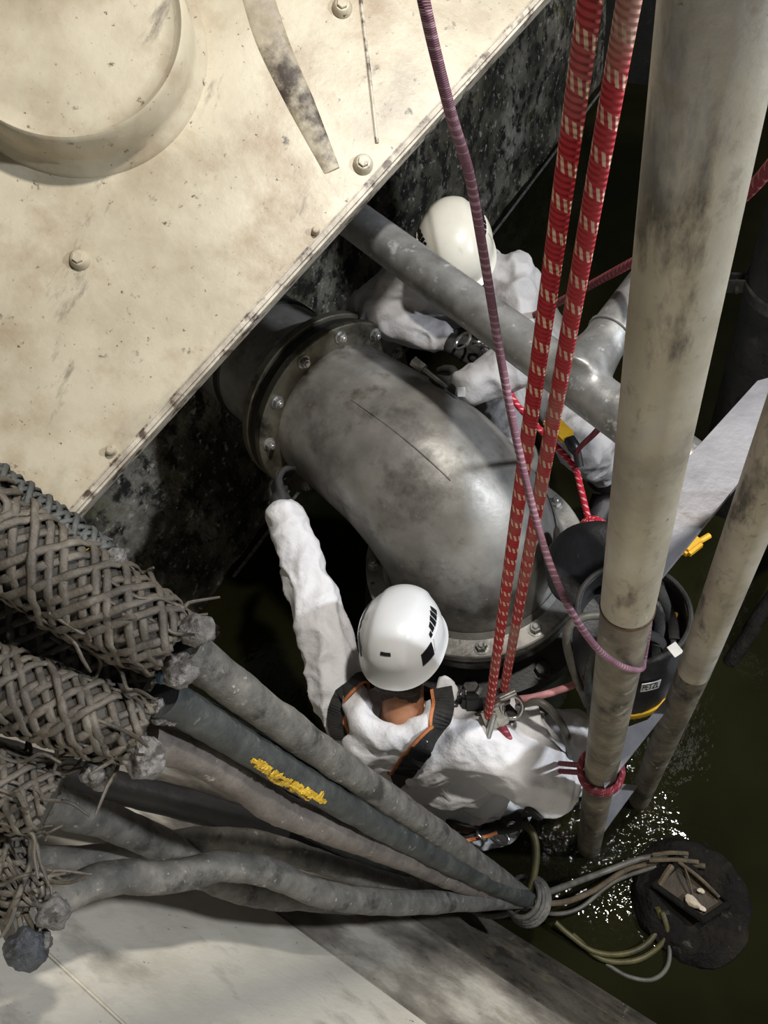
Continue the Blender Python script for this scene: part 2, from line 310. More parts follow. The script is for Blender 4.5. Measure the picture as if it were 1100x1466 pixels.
def folds(V, N, amp=0.008, seed=0, fr=9):
    wp = V + 0.05 * np.stack([vnoise(V, 6, seed + 1), vnoise(V, 6, seed + 2), vnoise(V, 6, seed + 3)], 1)
    big = vnoise(wp, fr * .8, seed + 4)
    def crease(d, f, sd_, pw):                                # long creases running along d
        d = unit(A(d)); al = wp @ d; q = wp - d * (al * .72)[:, None]; return (1 - np.abs(vnoise(q, f, sd_))) ** pw * 1.6 - 0.75
    c1 = crease((.7, .5, .5), fr * 1.5, seed + 5, 2.2); c2 = crease((-.5, .8, .3), fr * 2.0, seed + 6, 2.2); c3 = crease((.9, -.2, .4), fr * 3.0, seed + 7, 2)
    return V + N * (amp * (0.8 * big + 0.62 * c1 + 0.50 * c2 + .28 * c3))[:, None]
def relax(V, F, it):
    e = set()
    for f in F:
        for a_, b_ in zip(f, f[1:] + f[:1]): e.add((min(a_, b_), max(a_, b_)))
    e = A(list(e))
    for _ in range(it):
        acc = np.zeros_like(V); cnt = np.zeros(len(V)); np.add.at(acc, e[:, 0], V[e[:, 1]]); np.add.at(acc, e[:, 1], V[e[:, 0]]); np.add.at(cnt, e[:, 0], 1); np.add.at(cnt, e[:, 1], 1)
        V = .5 * V + .5 * acc / np.maximum(cnt, 1)[:, None]
    return V
def bvh(geo): return BVHTree.FromPolygons([Vector(v) for v in geo[0]], [list(map(int, f)) for f in geo[1]])
def hit(tree, px, py, lift=0.0):
    d = Vector(ray(px, py)).normalized(); loc, no, _, _ = tree.ray_cast(Vector(CAM), d)
    if loc is None: return None, None
    if no.dot(d) > 0: no = -no
    return A(loc) + A(no) * lift, A(no)
def ribbon(tree, pix, width, thick, lift, n=40, fallback=None, shift=0.0):
    """a strap lying on a surface along a pixel path"""
    pp = smooth_path([(x, y, 0) for x, y in pix], n)[:, :2]; pts = []; nos = []
    for x, y in pp:
        p, q = hit(tree, x, y, lift)
        if p is None: continue
        pts.append(p); nos.append(q)
    pts = A(pts); nos = A(nos)
    for _ in range(4):
        pts[1:-1] = (pts[:-2] + 2 * pts[1:-1] + pts[2:]) / 4; nos[1:-1] = (nos[:-2] + 2 * nos[1:-1] + nos[2:]) / 4
    t = np.gradient(pts, axis=0); V = []; F = []
    for p, q, k in zip(pts, nos, t):
        k = unit(k); q = unit(q - k * (q @ k)); s = np.cross(k, q); c = p + s * shift
        V += [c - s * width / 2, c + s * width / 2, c + s * width / 2 + q * thick, c - s * width / 2 + q * thick]
    for i in range(len(pts) - 1):
        for j in range(4): F.append([i * 4 + j, i * 4 + (j + 1) % 4, i * 4 + 4 + (j + 1) % 4, i * 4 + 4 + j])
    F += [[3, 2, 1, 0], [len(V) - 4, len(V) - 3, len(V) - 2, len(V) - 1]]
    return A(V), F, pts, nos

# ------------------------------------------------------------------ the setting
WX = -2.06
def struct(name, geo, material, parent=None, **k):
    o = obj(name, geo, material, parent, **k)
    if parent is None: o['kind'] = 'structure'
    return o
# water
xs = np.linspace(-2.4, 1.9, 60); ys = np.linspace(0.0, 5.6, 70)
V = A([(x, y, 0) for y in ys for x in xs]); F = [[j * 60 + i, j * 60 + i + 1, j * 60 + 61 + i, j * 60 + 60 + i] for j in range(69) for i in range(59)]
V[:, 2] = 0.004 * vnoise(V, 5, 3)
struct('floor_water', (V, F), 'water')
# mossy side wall, far wall, right wall: slightly uneven sheets with thickness
def rough_wall(name, p0, du, dv, nrm, nu, nv, amp, material, th=0.25):
    p0, du, dv, nrm = A(p0), A(du), A(dv), A(nrm); V = []
    for j in range(nv + 1):
        for i in range(nu + 1): V.append(p0 + du * i / nu + dv * j / nv)
    V = A(V); V += nrm * (amp * (vnoise(V, 3, 11) + 0.6 * vnoise(V, 9, 12) + 0.35 * vnoise(V, 24, 13)))[:, None]; k = len(V)
    F = [[j * (nu + 1) + i, j * (nu + 1) + i + 1, (j + 1) * (nu + 1) + i + 1, (j + 1) * (nu + 1) + i] for j in range(nv) for i in range(nu)]
    c = [p0, p0 + du, p0 + du + dv, p0 + dv]; V = np.vstack([V, A([q - nrm * th for q in c])])
    a, b, cc, d = 0, nu, (nv + 1) * (nu + 1) - 1, nv * (nu + 1)
    F += [[k + 3, k + 2, k + 1, k], [a, k, k + 1, b], [b, k + 1, k + 2, cc], [cc, k + 2, k + 3, d], [d, k + 3, k, a]]
    return struct(name, (V, F), material)
rough_wall('wall_left', (WX, -0.6, -0.3), (0, 6.2, 0), (0, 0, 1.96), (1, 0, 0), 220, 70, 0.018, 'moss_wall')
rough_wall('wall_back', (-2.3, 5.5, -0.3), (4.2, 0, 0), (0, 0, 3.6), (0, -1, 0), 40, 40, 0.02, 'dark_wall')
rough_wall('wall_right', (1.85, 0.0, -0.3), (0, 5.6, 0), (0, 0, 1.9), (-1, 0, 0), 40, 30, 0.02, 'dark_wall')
# low concrete ledge in the corner, catching light along its wet edge
struct('trim_1', box((-2.2, 0.40, -0.10), (1, 0, 0), (0, 1, 0), (0, 0, 1), (0.6, 0.42, 0.3), 0.02), 'moss_wall')
struct('trim_2', tube([(WX + .035, 0.85, .004), (WX + .045, 2.0, .006), (WX + .04, 3.2, .004), (WX + .045, 5.4, .005)], .009, 8, 60), 'crust')
# battered front wall of painted plates below the cables; horizontal joints
E0 = P(600, 1240, 0); E1 = P(880, 1462, 0); SY0 = (E0[1] + E1[1]) / 2 + 0.02
Q = P(330, 1330, 1.05); SL = (Q[1] - SY0) / Q[2]            # change of Y per metre of height
def slope_z(px, py):                                        # height at which a pixel's ray meets the slope
    r = ray(px, py); t = (SY0 + SL * H) / (r[1] - SL * r[2]); return H + t * r[2]
sn = unit(A([0, 1, -SL])); su = unit(A([0, SL, 1]))
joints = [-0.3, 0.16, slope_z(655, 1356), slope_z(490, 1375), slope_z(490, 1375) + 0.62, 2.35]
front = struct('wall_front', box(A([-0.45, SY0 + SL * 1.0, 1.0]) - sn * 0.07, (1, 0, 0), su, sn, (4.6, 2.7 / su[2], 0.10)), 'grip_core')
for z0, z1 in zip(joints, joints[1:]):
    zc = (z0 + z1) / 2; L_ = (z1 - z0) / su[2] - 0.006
    obj('wall_plate', box(A([-0.45, SY0 + SL * zc, zc]) - sn * 0.010, (1, 0, 0), su, sn, (4.6, L_, 0.02), 0.003), 'slope_shade_wet' if z1 < joints[2] + .01 else ('slope_mid' if z1 < joints[3] + .01 else 'slope_paint'), front)  # lower plates carry painted shade of cables and worker, plus stains

# ------------------------------------------------------------------ cream steel cover with boss and bolts
K0 = P(330, 496, 1.72)                                       # a point on the cover's edge
kn = unit(0.40 * A([0, 0, 1.0]) + 0.60 * unit(CAM - D(250, 250, 1.4)))   # the cover leans towards the camera side
def KP(px, py, h=0.0):                                       # point on the cover (h above its face) seen at a pixel
    r = ray(px, py); return CAM + r * (((K0 + kn * h - CAM) @ kn) / (r @ kn))
ka = KP(100, 750); kb = KP(780, 0); ke = unit(kb - ka); kt = np.cross(kn, ke)      # ke along the edge, kt into the plate
if (KP(200, 300) - K0) @ kt < 0: kt = -kt
KL = np.linalg.norm(kb - ka)
cover = thing('steel_cover', K0 - kn * .03, 'large cream painted steel cover with a round boss, overhanging the pipe', 'machine cover')
def KB(u, v, h, su, sv, sh, bev): return box(ka + ke * u + kt * v + kn * h, ke, kt, kn, (su, sv, sh), bev)
KU = KL + 1.2
obj('cover_plate', KB(KU / 2, 1.22, -.015, KU, 2.40, .03, .004), 'cream', cover)
obj('edge_lip', KB(KU / 2, .012, -.026, KU, .024, .07, .007), 'cream_edge', cover)
obj('end_lip', KB(-.007, 1.22, -.026, .014, 2.42, .066, .004), 'cream_edge', cover)
bc = KP(84, 22, .12); br = np.linalg.norm(KP(262, 8, .12) - bc); bb = bc - kn * .12
obj('boss', lathe([(br + 0.034, 0), (br + 0.028, 0.014), (br + 0.014, 0.022), (br + 0.010, 0.05), (br + 0.002, 0.112), (br - 0.006, 0.12), (br - 0.012, 0.115), (br - 0.020, 0.104), (br - 0.05, 0.106), (0.0, 0.112)], bb, kn, 96), 'cream', cover, sharp=60)
for px, py, s in ((115, 372, .021), (520, 236, .021), (490, 12, .021), (160, 645, .011), (452, 332, .009)):
    c = KP(px, py)
    obj('bolt', join([lathe([(s * 1.2, -.004), (s * 1.2, .004), (s * 1.05, .008), (s, .014), (s * .8, .018), (0, .019)], c, kn, 24), hexa(c + kn * .016, kn, s * .66, s * .4)]), 'cream', cover)
obj('rib', tube([KP(350, -70), KP(385, 50), KP(430, 150), KP(475, 245)], [.040, .042, .036, .022], 16, 30, flat=0.22), 'cream_dirty', cover)
obj('weld_seam', tube([KP(513, -30), KP(526, 80), KP(540, 205)], 0.005, 8, 20), 'cream_edge', cover)

# ------------------------------------------------------------------ the steel elbow pipe
FC = A([-0.79, 1.095, 0.66]); LZ = FC[2]
F1 = P(482, 588, 0.98); ax = unit(A([FC[0] - F1[0], FC[1] - F1[1], 0])); dn = A([0, 0, -1.0])
BR = 0.30; HL = np.linalg.norm((FC - F1)[:2])
pipe = thing('elbow_pipe', (-0.79, 1.095, 0.0), 'big dull steel elbow pipe flanged to the wall pipe and floor pump', 'pipe')
cen = []; rad = []
for k in range(7): cen.append(F1 + ax * (HL - BR) * k / 6); rad.append(0.262 + 0.012 * k / 6)
for k in range(1, 33):
    t = k / 32 * math.pi / 2; cen.append(F1 + ax * (HL - BR + BR * math.sin(t)) + dn * BR * (1 - math.cos(t))); rad.append(0.274 + 0.031 * (k / 32))
end = cen[-1]
for k in range(1, 5): cen.append(end + dn * (end[2] - LZ) * k / 4); rad.append(0.305)
# sweep with frames that stay in the bend plane
side = unit(np.cross(ax, dn)); cen = A(cen); rad = A(rad); t = np.gradient(cen, axis=0); t /= np.linalg.norm(t, axis=1)[:, None]
a = np.arange(64) * 2 * math.pi / 64; ou = np.cross(side, t)
V = (cen[:, None] + rad[:, None, None] * (np.cos(a)[None, :, None] * ou[:, None] + np.sin(a)[None, :, None] * side[None, None])).reshape(-1, 3)
F = [[i * 64 + j, i * 64 + (j + 1) % 64, (i + 1) * 64 + (j + 1) % 64, (i + 1) * 64 + j] for i in range(len(cen) - 1) for j in range(64)]
elbow_geo = (V, F); elbow = obj('elbow', elbow_geo, 'steel', pipe)
et = bvh(elbow_geo)
sp = [hit(et, *q, 0.001)[0] for q in ((503, 572), (540, 598), (575, 625), (610, 655), (645, 688))]
sp = [q for q in sp if q is not None]
if len(sp) > 2: obj('weld_seam', tube(sp, 0.0022, 8, 30), 'steel', elbow)
lf = obj('floor_flange', ring(FC, (0, 0, 1), 0.295, 0.382, -0.012, 0.026), 'steel_flange', pipe)
obj('weld_ring', lathe([(0.298, 0.026), (0.322, 0.026), (0.306, 0.045)], FC, (0, 0, 1), 64, True), 'steel', pipe)
p1 = P(690, 925, LZ + 0.03); ph = math.atan2(p1[1] - FC[1], p1[0] - FC[0])
for k in range(12):
    an = ph + k * math.pi / 6; obj('bolt', bolt(FC + A([0.349 * math.cos(an), 0.349 * math.sin(an), 0.026]), (0, 0, 1), 0.019, rot=k * .4), 'bolt_zinc', lf)
g1 = obj('gasket_ring', ring(FC, (0, 0, 1), 0.25, 0.37, -0.035, -0.013), 'hose_black', pipe)
# wall pipe with its flange and the black gasket
wp = thing('inlet_pipe', F1 - ax * .4 - A([0, 0, .25]), 'dark steel pipe running from the mossy wall to the bolted flange', 'pipe')
obj('pipe_wall', tube([F1 - ax * 0.07, F1 - ax * 0.45, F1 - ax * ((F1[0] - WX + .08) / ax[0])], 0.25, 64, 12), 'steel', wp)
obj('band', ring(F1 - ax * 0.40, ax, 0.24, 0.256, -0.02, 0.02), 'hose_black', wp)
fa = obj('flange', ring(F1, ax, 0.245, 0.338, -0.095, -0.062), 'flange_edge', wp)
obj('gasket', ring(F1, ax, 0.25, 0.325, -0.062, -0.018), 'hose_black', pipe)
fb = obj('flange', ring(F1, ax, 0.255, 0.338, -0.018, 0.016), 'flange_edge', pipe)
sX, sY = perp(ax)
for k in range(12):
    an = 0.20 + k * math.pi / 6; q = F1 + 0.303 * (math.cos(an) * sX + math.sin(an) * sY)
    obj('bolt', bolt(q + ax * 0.016, ax, 0.017, rot=k * .5), 'bolt_zinc', fb)
    obj('bolt', bolt(q - ax * 0.095, -ax, 0.017, rot=k * .3, stud=1.2), 'bolt_zinc', fa)
# pump body under the floor flange
pump = thing('floor_pump', (FC[0], FC[1], -0.2), 'black pump housing with big hex bolts below the elbow flange', 'pump')
obj('top_flange', ring(FC, (0, 0, 1), 0.24, 0.375, -0.085, -0.036), 'bolt_dark', pump)
obj('housing', lathe([(0.25, -0.06), (0.27, -0.1), (0.30, -0.14), (0.36, -0.17), (0.43, -0.19), (0.43, -0.25), (0.33, -0.29), (0.30, -0.9), (0.0, -0.9)], FC, (0, 0, 1), 56), 'hose_black', pump)
q1 = P(676, 966, LZ - 0.17); a0 = math.atan2(q1[1] - FC[1], q1[0] - FC[0])
for k in range(10):
    an = a0 + k * math.pi / 5; obj('bolt', bolt(FC + A([0.40 * math.cos(an), 0.40 * math.sin(an), -0.186]), (0, 0, 1), 0.028, rot=k, stud=0), 'bolt_dark', pump)

# ------------------------------------------------------------------ galvanised tee pipe in front of the second worker
t0 = D(455, 277, 2.25); t1 = D(1000, 676, 1.60); dirp = unit(t1 - t0)
tj = None
for s in np.linspace(0, 1, 400):
    q = t0 + (t1 - t0) * s
    if proj(q)[0] >= 822: tj = q; break
br1 = D(940, 392, 1.86); brd = unit(br1 - tj)
tee = thing('tee_pipe', tj - A([0, 0, .1]), 'galvanised tee pipe crossing in front of the second worker', 'pipe')
V, F, N = skinned([tube([t0, t1], 0.058, 32), tube([tj, br1], 0.056, 32), tube([tj, tj + brd * .07, tj + brd * .12], [.085, .066, .057], 28)], 0.009, 10)
obj('tee_body', (V, F), 'galvanised', tee, sharp=0)
q = tj + brd * 0.165; obj('weld_ring', ring(q, brd, 0.05, 0.0605, -0.005, 0.005, 32, .002), 'galvanised', tee)
obj('end_cap', lathe([(0.045, -0.01), (0.06, -0.01), (0.06, 0.015), (0.05, 0.03), (0, 0.034)], t1, dirp, 32), 'galvanised', tee)

# ------------------------------------------------------------------ ladder: two tube rails with flat steps
R1 = A([-0.128, 0.548]); R2 = A([-0.014, 0.792])
lad = thing('ladder', (R1[0], R1[1], -0.3), 'worn steel ladder of thick tube rails with flat plate steps', 'ladder')
def z_on(xy, py):
    lo, hi = 0.0, 2.7
    for _ in range(50):
        mid = (lo + hi) / 2
        if proj((xy[0], xy[1], mid))[1] > py: lo = mid
        else: hi = mid
    return lo
zc = z_on(R1, 868); zd = z_on(R2, 960)
r1 = obj('rail', tube([(R1[0], R1[1], zc), (R1[0], R1[1], 1.85), (R1[0] - .004, R1[1] + .004, 3.3)], 0.040, 40), 'rail', lad)
obj('rail', tube([(R1[0], R1[1], -.4), (R1[0], R1[1], 0.5), (R1[0], R1[1], zc)], 0.0395, 40), 'rail_dirty', lad)
obj('rail', tube([(R2[0], R2[1], zd), (R2[0] + .004, R2[1], 3.3)], 0.036, 40, 12), 'rail', lad)
obj('rail', tube([(R2[0] - .03, R2[1] - .02, -.4), (R2[0], R2[1], zd)], 0.0358, 40, 12), 'rail_dirty', lad)
obj('sleeve_joint', tube([(R1[0], R1[1], zc - .004), (R1[0], R1[1], zc + .004)], 0.0415, 40), 'rust_brown', r1)
def step(pix, z, th):
    return obj('step', prism([P(x, y, z) for x, y in pix], (0, 0, -th)), 'step_plate', lad, smooth=False)
step([(925, 855), (938, 838), (1106, 632), (1180, 520), (1085, 545), (985, 655), (955, 690), (940, 770)], 1.80, 0.012)
zs2 = z_on(R1, 1095); step([(866, 1128), (880, 1112), (968, 1000), (962, 990), (928, 1030), (885, 1046), (858, 1080)], zs2 - .012, 0.012)
zs3 = z_on(R1, 1190); step([(852, 1206), (866, 1190), (914, 1124), (888, 1122), (850, 1165)], zs3, 0.012)

# ------------------------------------------------------------------ dark riser pipe with clamp at the right edge
rp = thing('riser_pipe', (P(1130, 480, 0.9)[0], P(1130, 480, 0.9)[1], -0.2), 'dark vertical riser pipe with a banded clamp right of the ladder', 'pipe')
rx, ry = P(1130, 480, 0.9)[:2]
obj('pipe_wall', tube([(rx, ry, -.4), (rx, ry, 3.4)], 0.175, 48), 'dark_pipe', rp)
zq = 1.12
obj('clamp_band', ring((rx, ry, zq), (0, 0, 1), 0.16, 0.184, -0.022, 0.022, 48), 'bolt_dark', rp)
q = P(1083, 405, zq); dv = unit(A([q[0] - rx, q[1] - ry, 0])); cc = A([rx, ry, zq]) + dv * 0.205; tv = np.cross(dv, A([0, 0, 1]))
obj('clamp_lug', join([box(cc + tv * .018, dv, tv, (0, 0, 1), (.06, .008, .05), .002), box(cc - tv * .018, dv, tv, (0, 0, 1), (.06, .008, .05), .002), tube([cc - tv * .05, cc + tv * .05], .006, 8), hexa(cc + tv * .022, tv, .012, .01)]), 'bolt_dark', rp)

# ------------------------------------------------------------------ cable grips and cables
def path_px(pp, d0, d1=2.25, bias=0.0):
    """pixel path whose distance runs from d0 to d1 (linear in 1/d, as on a straight line)"""
    p = A(pp, dtype=float); s = np.concatenate([[0], np.cumsum(np.linalg.norm(np.diff(p, axis=0), axis=1))]); tot = np.linalg.norm(p[-1] - A([752, 1286])) + s[-1]
    inv = 1 / d0 + (1 / d1 - 1 / d0) * s / tot
    b_ = np.interp(s / s[-1], np.linspace(0, 1, np.size(bias)), np.atleast_1d(bias)); return [D(x, y, 1 / v + q) for (x, y), v, q in zip(p, inv, b_)]
def lumpy(V, c, amp, fr, seed):
    n = V - A(c); n = n / (np.linalg.norm(n, axis=1)[:, None] + 1e-9); return V + n * (amp * vnoise(V, fr, seed))[:, None]
def cable(name, label, pp, d0, r, material, bias=0.0, wob=0.0, seed=1, group='heavy pump cables'):
    c = path_px(pp, d0, bias=bias); V, F = tube(c, r, 20, 90)
    N = V - np.repeat(V.reshape(-1, 20, 3).mean(1), 20, axis=0); N /= np.linalg.norm(N, axis=1)[:, None]
    V = V + N * (0.0022 * vnoise(V, 22, seed) + 0.0014 * vnoise(V, 70, seed + 1) + wob * vnoise(V, 9, seed + 2))[:, None]
    o = obj(name, (V, F), material); tag(o, label, 'cable', group); return o, c, (V, F)
END = (752, 1286)
cA = cable('power_cable', 'pale grey heavy cable, uppermost of the bundle, below the worker', [(262, 925), (300, 957), (370, 1010), (500, 1105), (630, 1196), END], 1.0, .0295, 'cable_grey', 0, 0, 1)
cB = cable('power_cable', 'dark green heavy cable with a streak of yellow paint', [(232, 998), (258, 1012), (340, 1060), (440, 1120), (560, 1190), (680, 1252), END], 1.04, .028, 'cable_dark', -0.03, 0, 5)
cC = cable('power_cable', 'brown wavy cable bulging in the middle of the bundle', [(205, 1056), (230, 1062), (275, 1078), (341, 1114), (386, 1151), (432, 1172), (490, 1192), (570, 1222), (650, 1258), END], 1.0, .030, 'cable_brown', 0.05, .004, 9)
cD = cable('rubber_hose', 'smooth black hose lying lowest behind the brown cable', [(-260, 1010), (90, 1108), (200, 1135), (290, 1158), (380, 1188), (470, 1222), (600, 1262), END], 1.25, .036, 'hose_black', 0.10, 0, 13)
cE = cable('power_cable', 'grey cable crossing over two others at the lower left', [(-220, 1040), (30, 1136), (95, 1158), (150, 1174), (218, 1203), (273, 1237), (327, 1265), (373, 1279), (430, 1283), (520, 1288), END], 1.0, .032, 'cable_grey', (-0.06, -.05, .08, .10, .10, .06), 0, 17)
cF = cable('power_cable', 'slim grey cable passing beneath the crossing cable', [(-220, 1240), (60, 1233), (136, 1229), (205, 1218), (282, 1203), (364, 1206), (432, 1226), (500, 1248), (570, 1268), (660, 1282), END], 1.12, .026, 'cable_grey', (.06, .06, .02, -.02, 0), 0, 21)
cG = cable('power_cable', 'bottom grey cable arching from the dark knob across the pale plates', [(10, 1326), (62, 1300), (92, 1284), (136, 1263), (182, 1255), (240, 1256), (318, 1240), (386, 1250), (450, 1276), (509, 1288), (582, 1292), (660, 1289), END], 1.05, .028, 'cable_grey', (.05, .05, .04, -.02, -.04, 0), 0, 25)
cJ = cable('power_cable', 'short visible cable tucked under the green cable near the tie', [(430, 1178), (470, 1200), (525, 1224), (585, 1243), (655, 1271), END], 1.72, .024, 'cable_dark', 0.06, 0, 29)
# yellow paint streak on the green cable
tB = bvh(cB[2]); pts = []
for k in range(60):
    u = k / 59; x0 = 360 + 96 * u + rng.normal(0, 3); y0 = 1086 + 54 * u + 6 * math.sin(u * 3) + rng.normal(0, 3); l_ = rng.uniform(5, 15)
    V, F, pc, nn = ribbon(tB, [(x0, y0), (x0 + l_ * .45, y0 + l_ * .28), (x0 + l_ * .9, y0 + l_ * .55)], rng.uniform(.002, .011), 0.0008, 0.0004, 6)
    if len(V) > 8: V = V + rng.normal(0, .0012, V.shape); pts.append((V, F))
obj('paint_streak', join(pts), 'paint_yellow', cB[0])
# braided grips
def grip(label, pp, d, r0, r1, nst, pitch, sr, strand='strand', knobs=(), fray=8, seed=0, group='braided cable grips'):
    c = smooth_path([D(x, y, dd) for (x, y), dd in zip(pp, np.linspace(d[0], d[1], len(pp)))], 400); sl = np.concatenate([[0], np.cumsum(np.linalg.norm(np.diff(c, axis=0), axis=1))]); c = A([[np.interp(q, sl, c[:, k]) for k in range(3)] for q in np.linspace(0, sl[-1], 90)])
    s = np.concatenate([[0], np.cumsum(np.linalg.norm(np.diff(c, axis=0), axis=1))]); tt, X, Y = frames(c)
    R = np.interp(np.linspace(0, 1, 90), [0, .86, .95, 1], [r0, r0 * .95, (r0 + r1) / 2, r1])
    g = thing('cable_grip', c[-1], label, 'cable grip', group)
    obj('core', tube(c, R - sr * 0.9, 20), 'grip_core', g)
    for sg in (1, -1):
        for k in range(nst):
            ph = 2 * math.pi * k / nst + sg * 2 * math.pi * s / pitch
            lift = sr * 0.6 * np.sin(nst * 2 * math.pi * s / pitch + (math.pi if sg > 0 else 0) + k * math.pi)
            rr = R + lift + .0018 * rng.normal(); ph = ph + .10 * rng.normal(); q = c + rr[:, None] * (np.cos(ph)[:, None] * X + np.sin(ph)[:, None] * Y)
            # flat-ish strand: oriented sweep so that it lies on the cable
            nrm = np.cos(ph)[:, None] * X + np.sin(ph)[:, None] * Y; t = np.gradient(q, axis=0); t /= np.linalg.norm(t, axis=1)[:, None]; b = np.cross(t, nrm)
            a = np.arange(6) * math.pi / 3
            V = (q[:, None] + sr * (1.35 * np.cos(a)[None, :, None] * b[:, None] + 0.62 * np.sin(a)[None, :, None] * nrm[:, None])).reshape(-1, 3)
            F = [[i * 6 + j, i * 6 + (j + 1) % 6, i * 6 + 6 + (j + 1) % 6, i * 6 + 6 + j] for i in range(89) for j in range(6)] + [[5, 4, 3, 2, 1, 0], [534 + j for j in range(6)]]
            obj('strand', (V, F), strand, g, sharp=0)
    for k in range(fray):
        a = rng.uniform(0, 6.28); i = int(rng.integers(72, 89)); st = c[i] + R[i] * 1.05 * (math.cos(a) * X[i] + math.sin(a) * Y[i]); dv = unit(tt[i] * rng.uniform(.3, 1) + rng.normal(0, .5, 3) + .5 * (math.cos(a) * X[i] + math.sin(a) * Y[i]))
        e = st + dv * rng.uniform(.03, .075); obj('loose_wire', tube([st - tt[i] * .05, st, (st + e) / 2 + rng.normal(0, .006, 3), e], [.0026, .0028, .0026, .0018], 6, 12), strand, g)
    for (kx, ky, kd, kr, km) in knobs:
        kc = D(kx, ky, kd); V, F = sphere(kc, kr, 28, 20, (1, 1, 1.1)); V = lumpy(V, kc, kr * .22, 1.6 / kr, seed + 40); V = lumpy(V, kc, kr * .16, 4 / kr, seed + 41)
        kb_ = obj('ferrule', (V, F), km, g)
        obj('tail_wire', tube([c[-4], (c[-4] + kc) / 2 + A([0, 0, .012]), kc], .004, 8, 14), strand, kb_)
    return g
grip('thick braided grip nearest the cream cover, uppermost of the three', [(-330, 545), (-70, 722), (0, 768), (120, 846), (248, 925)], (.92, 1.0), .064, .042, 11, .27, .0046, knobs=((283, 902, .985, .022, 'crust'), (258, 960, .99, .024, 'crust')), fray=14, seed=1)
grip('braided grip squeezed between the upper and lower grips', [(-330, 740), (-70, 862), (0, 893), (100, 940), (205, 992)], (1.02, 1.05), .058, .036, 11, .26, .0044, knobs=((237, 1018, 1.02, .021, 'crust'),), fray=10, seed=5)
grip('lowest of the three thick braided grips, above the pale gap', [(-330, 870), (-70, 958), (0, 982), (100, 1014), (205, 1052)], (.95, 1.0), .053, .036, 10, .24, .0044, knobs=((208, 1085, .985, .027, 'crust'), (141, 1105, 1.0, .022, 'crust')), fray=9, seed=9)
grip('small braided grip at the left edge holding the crossing cable', [(-300, 990), (-70, 1095), (-20, 1118), (30, 1138), (72, 1152)], (.97, .99), .050, .040, 9, .20, .0038, fray=22, seed=13)
grip('frayed braided grip at the left edge above the dark knob', [(-250, 1040), (-60, 1175), (-25, 1205), (5, 1240), (40, 1290)], (.98, 1.02), .038, .030, 8, .18, .0036, knobs=((76, 1306, 1.0, .022, 'crust'), (38, 1356, .99, .026, 'crust_dark'), (58, 1345, 1.0, .014, 'crust')), fray=26, seed=17)
grip('slim dark braided hose along the corner of the cream cover', [(-300, 440), (-60, 640), (0, 690), (80, 745), (150, 795)], (.95, .99), .020, .017, 5, .07, .0034, 'strand_dark', knobs=((166, 801, .985, .015, 'crust'),), fray=3, seed=21)
for px, py in ((108, 779), (120, 791)):
    c = D(px, py, .955); tag(obj('tape_tab', box(c, rng.normal(0, 1, 3), (0.2, 1, .1), (1, 0, .3), (.008, .012, .004), .001), 'paint_yellow'), ('upper' if py == 779 else 'lower') + ' tiny yellow tape tab on the slim dark braided hose', 'tape', 'yellow tape tabs')
c = D(232, 968, .99); V, F = sphere(c, .010, 14, 10); tag(obj('blue_clip', (lumpy(V, c, .003, 120, 2), F), mat('blue_dark', [(.3, '#2c4256'), (.7, '#46627a')], 30, .6)), 'small blue clip between the upper grips', 'clip')
# tie where the bundle ends
tc0 = D(752, 1286, 2.25); td = unit(tc0 - D(640, 1215, 1.95)); tX, tY = perp(td)
tie = thing('cable_tie', tc0, 'pale cord lashed round the end of the cable bundle', 'cord')
for k in range(4):
    a = np.linspace(0, 2 * math.pi, 40); c0 = tc0 + td * (-.02 + .016 * k); tilt = (k - 1.5) * .25
    obj('cord_turn', tube([c0 + (.058 + .004 * k) * (math.cos(q) * tX + math.sin(q) * tY) + td * .02 * math.sin(q + k) * tilt for q in a], .0075, 8, cap=False), 'cable_grey', tie)
obj('cord_tail', tube([tc0, P(735, 1305, .25), P(700, 1312, .2), P(665, 1302, .18)], [.012, .010, .008, .004], 8, 20), 'cable_grey', tie)
tag(obj('rubber_hose', tube([P(752, 1288, .30), P(762, 1262, .32), P(768, 1225, .34), P(764, 1195, .36), P(750, 1178, .36)], .012, 10, 30), 'hose_olive'), 'short olive hose rising from the tie to the worker belt', 'hose')

# ------------------------------------------------------------------ muddy round float in the water, its hoses
fc = P(990, 1292, 0.0)
fl = thing('pump_float', fc, 'muddy black round float lying in the green water', 'float')
V, F = lathe([(0.0, -.08), (.15, -.08), (.185, -.03), (.19, .0), (.178, .032), (.14, .048), (.07, .03), (0, .028)], fc, (0.06, -.05, 1), 48)
V = V + (A([0, 0, 1]) * (.014 * vnoise(V, 16, 3) + .008 * vnoise(V, 45, 4))[:, None]); V[:, :2] += (V[:, :2] - fc[:2]) * (.07 * vnoise(V, 9, 7) + .05 * vnoise(V, 28, 9))[:, None]; obj('float_body', (V, F), 'mud_black', fl)
def fp(px, py, z): return P(px, py, z)
tr = [fp(938, 1268, .06), fp(975, 1232, .06), fp(1045, 1292, .06), fp(1005, 1318, .06)]
obj('tray', prism(tr, (0, 0, -.05)), 'mud_brown', fl, smooth=False)
for a_, b_ in zip(tr, tr[1:] + tr[:1]):
    V, F = box((a_ + b_) / 2 + A([0, 0, .008]), b_ - a_, np.cross(b_ - a_, (0, 0, 1)), (0, 0, 1), (np.linalg.norm(b_ - a_) + .02, .018, .03), .003); obj('tray_rim', (V + (.004 * vnoise(V, 60, 8))[:, None], F), 'mud_black', fl)
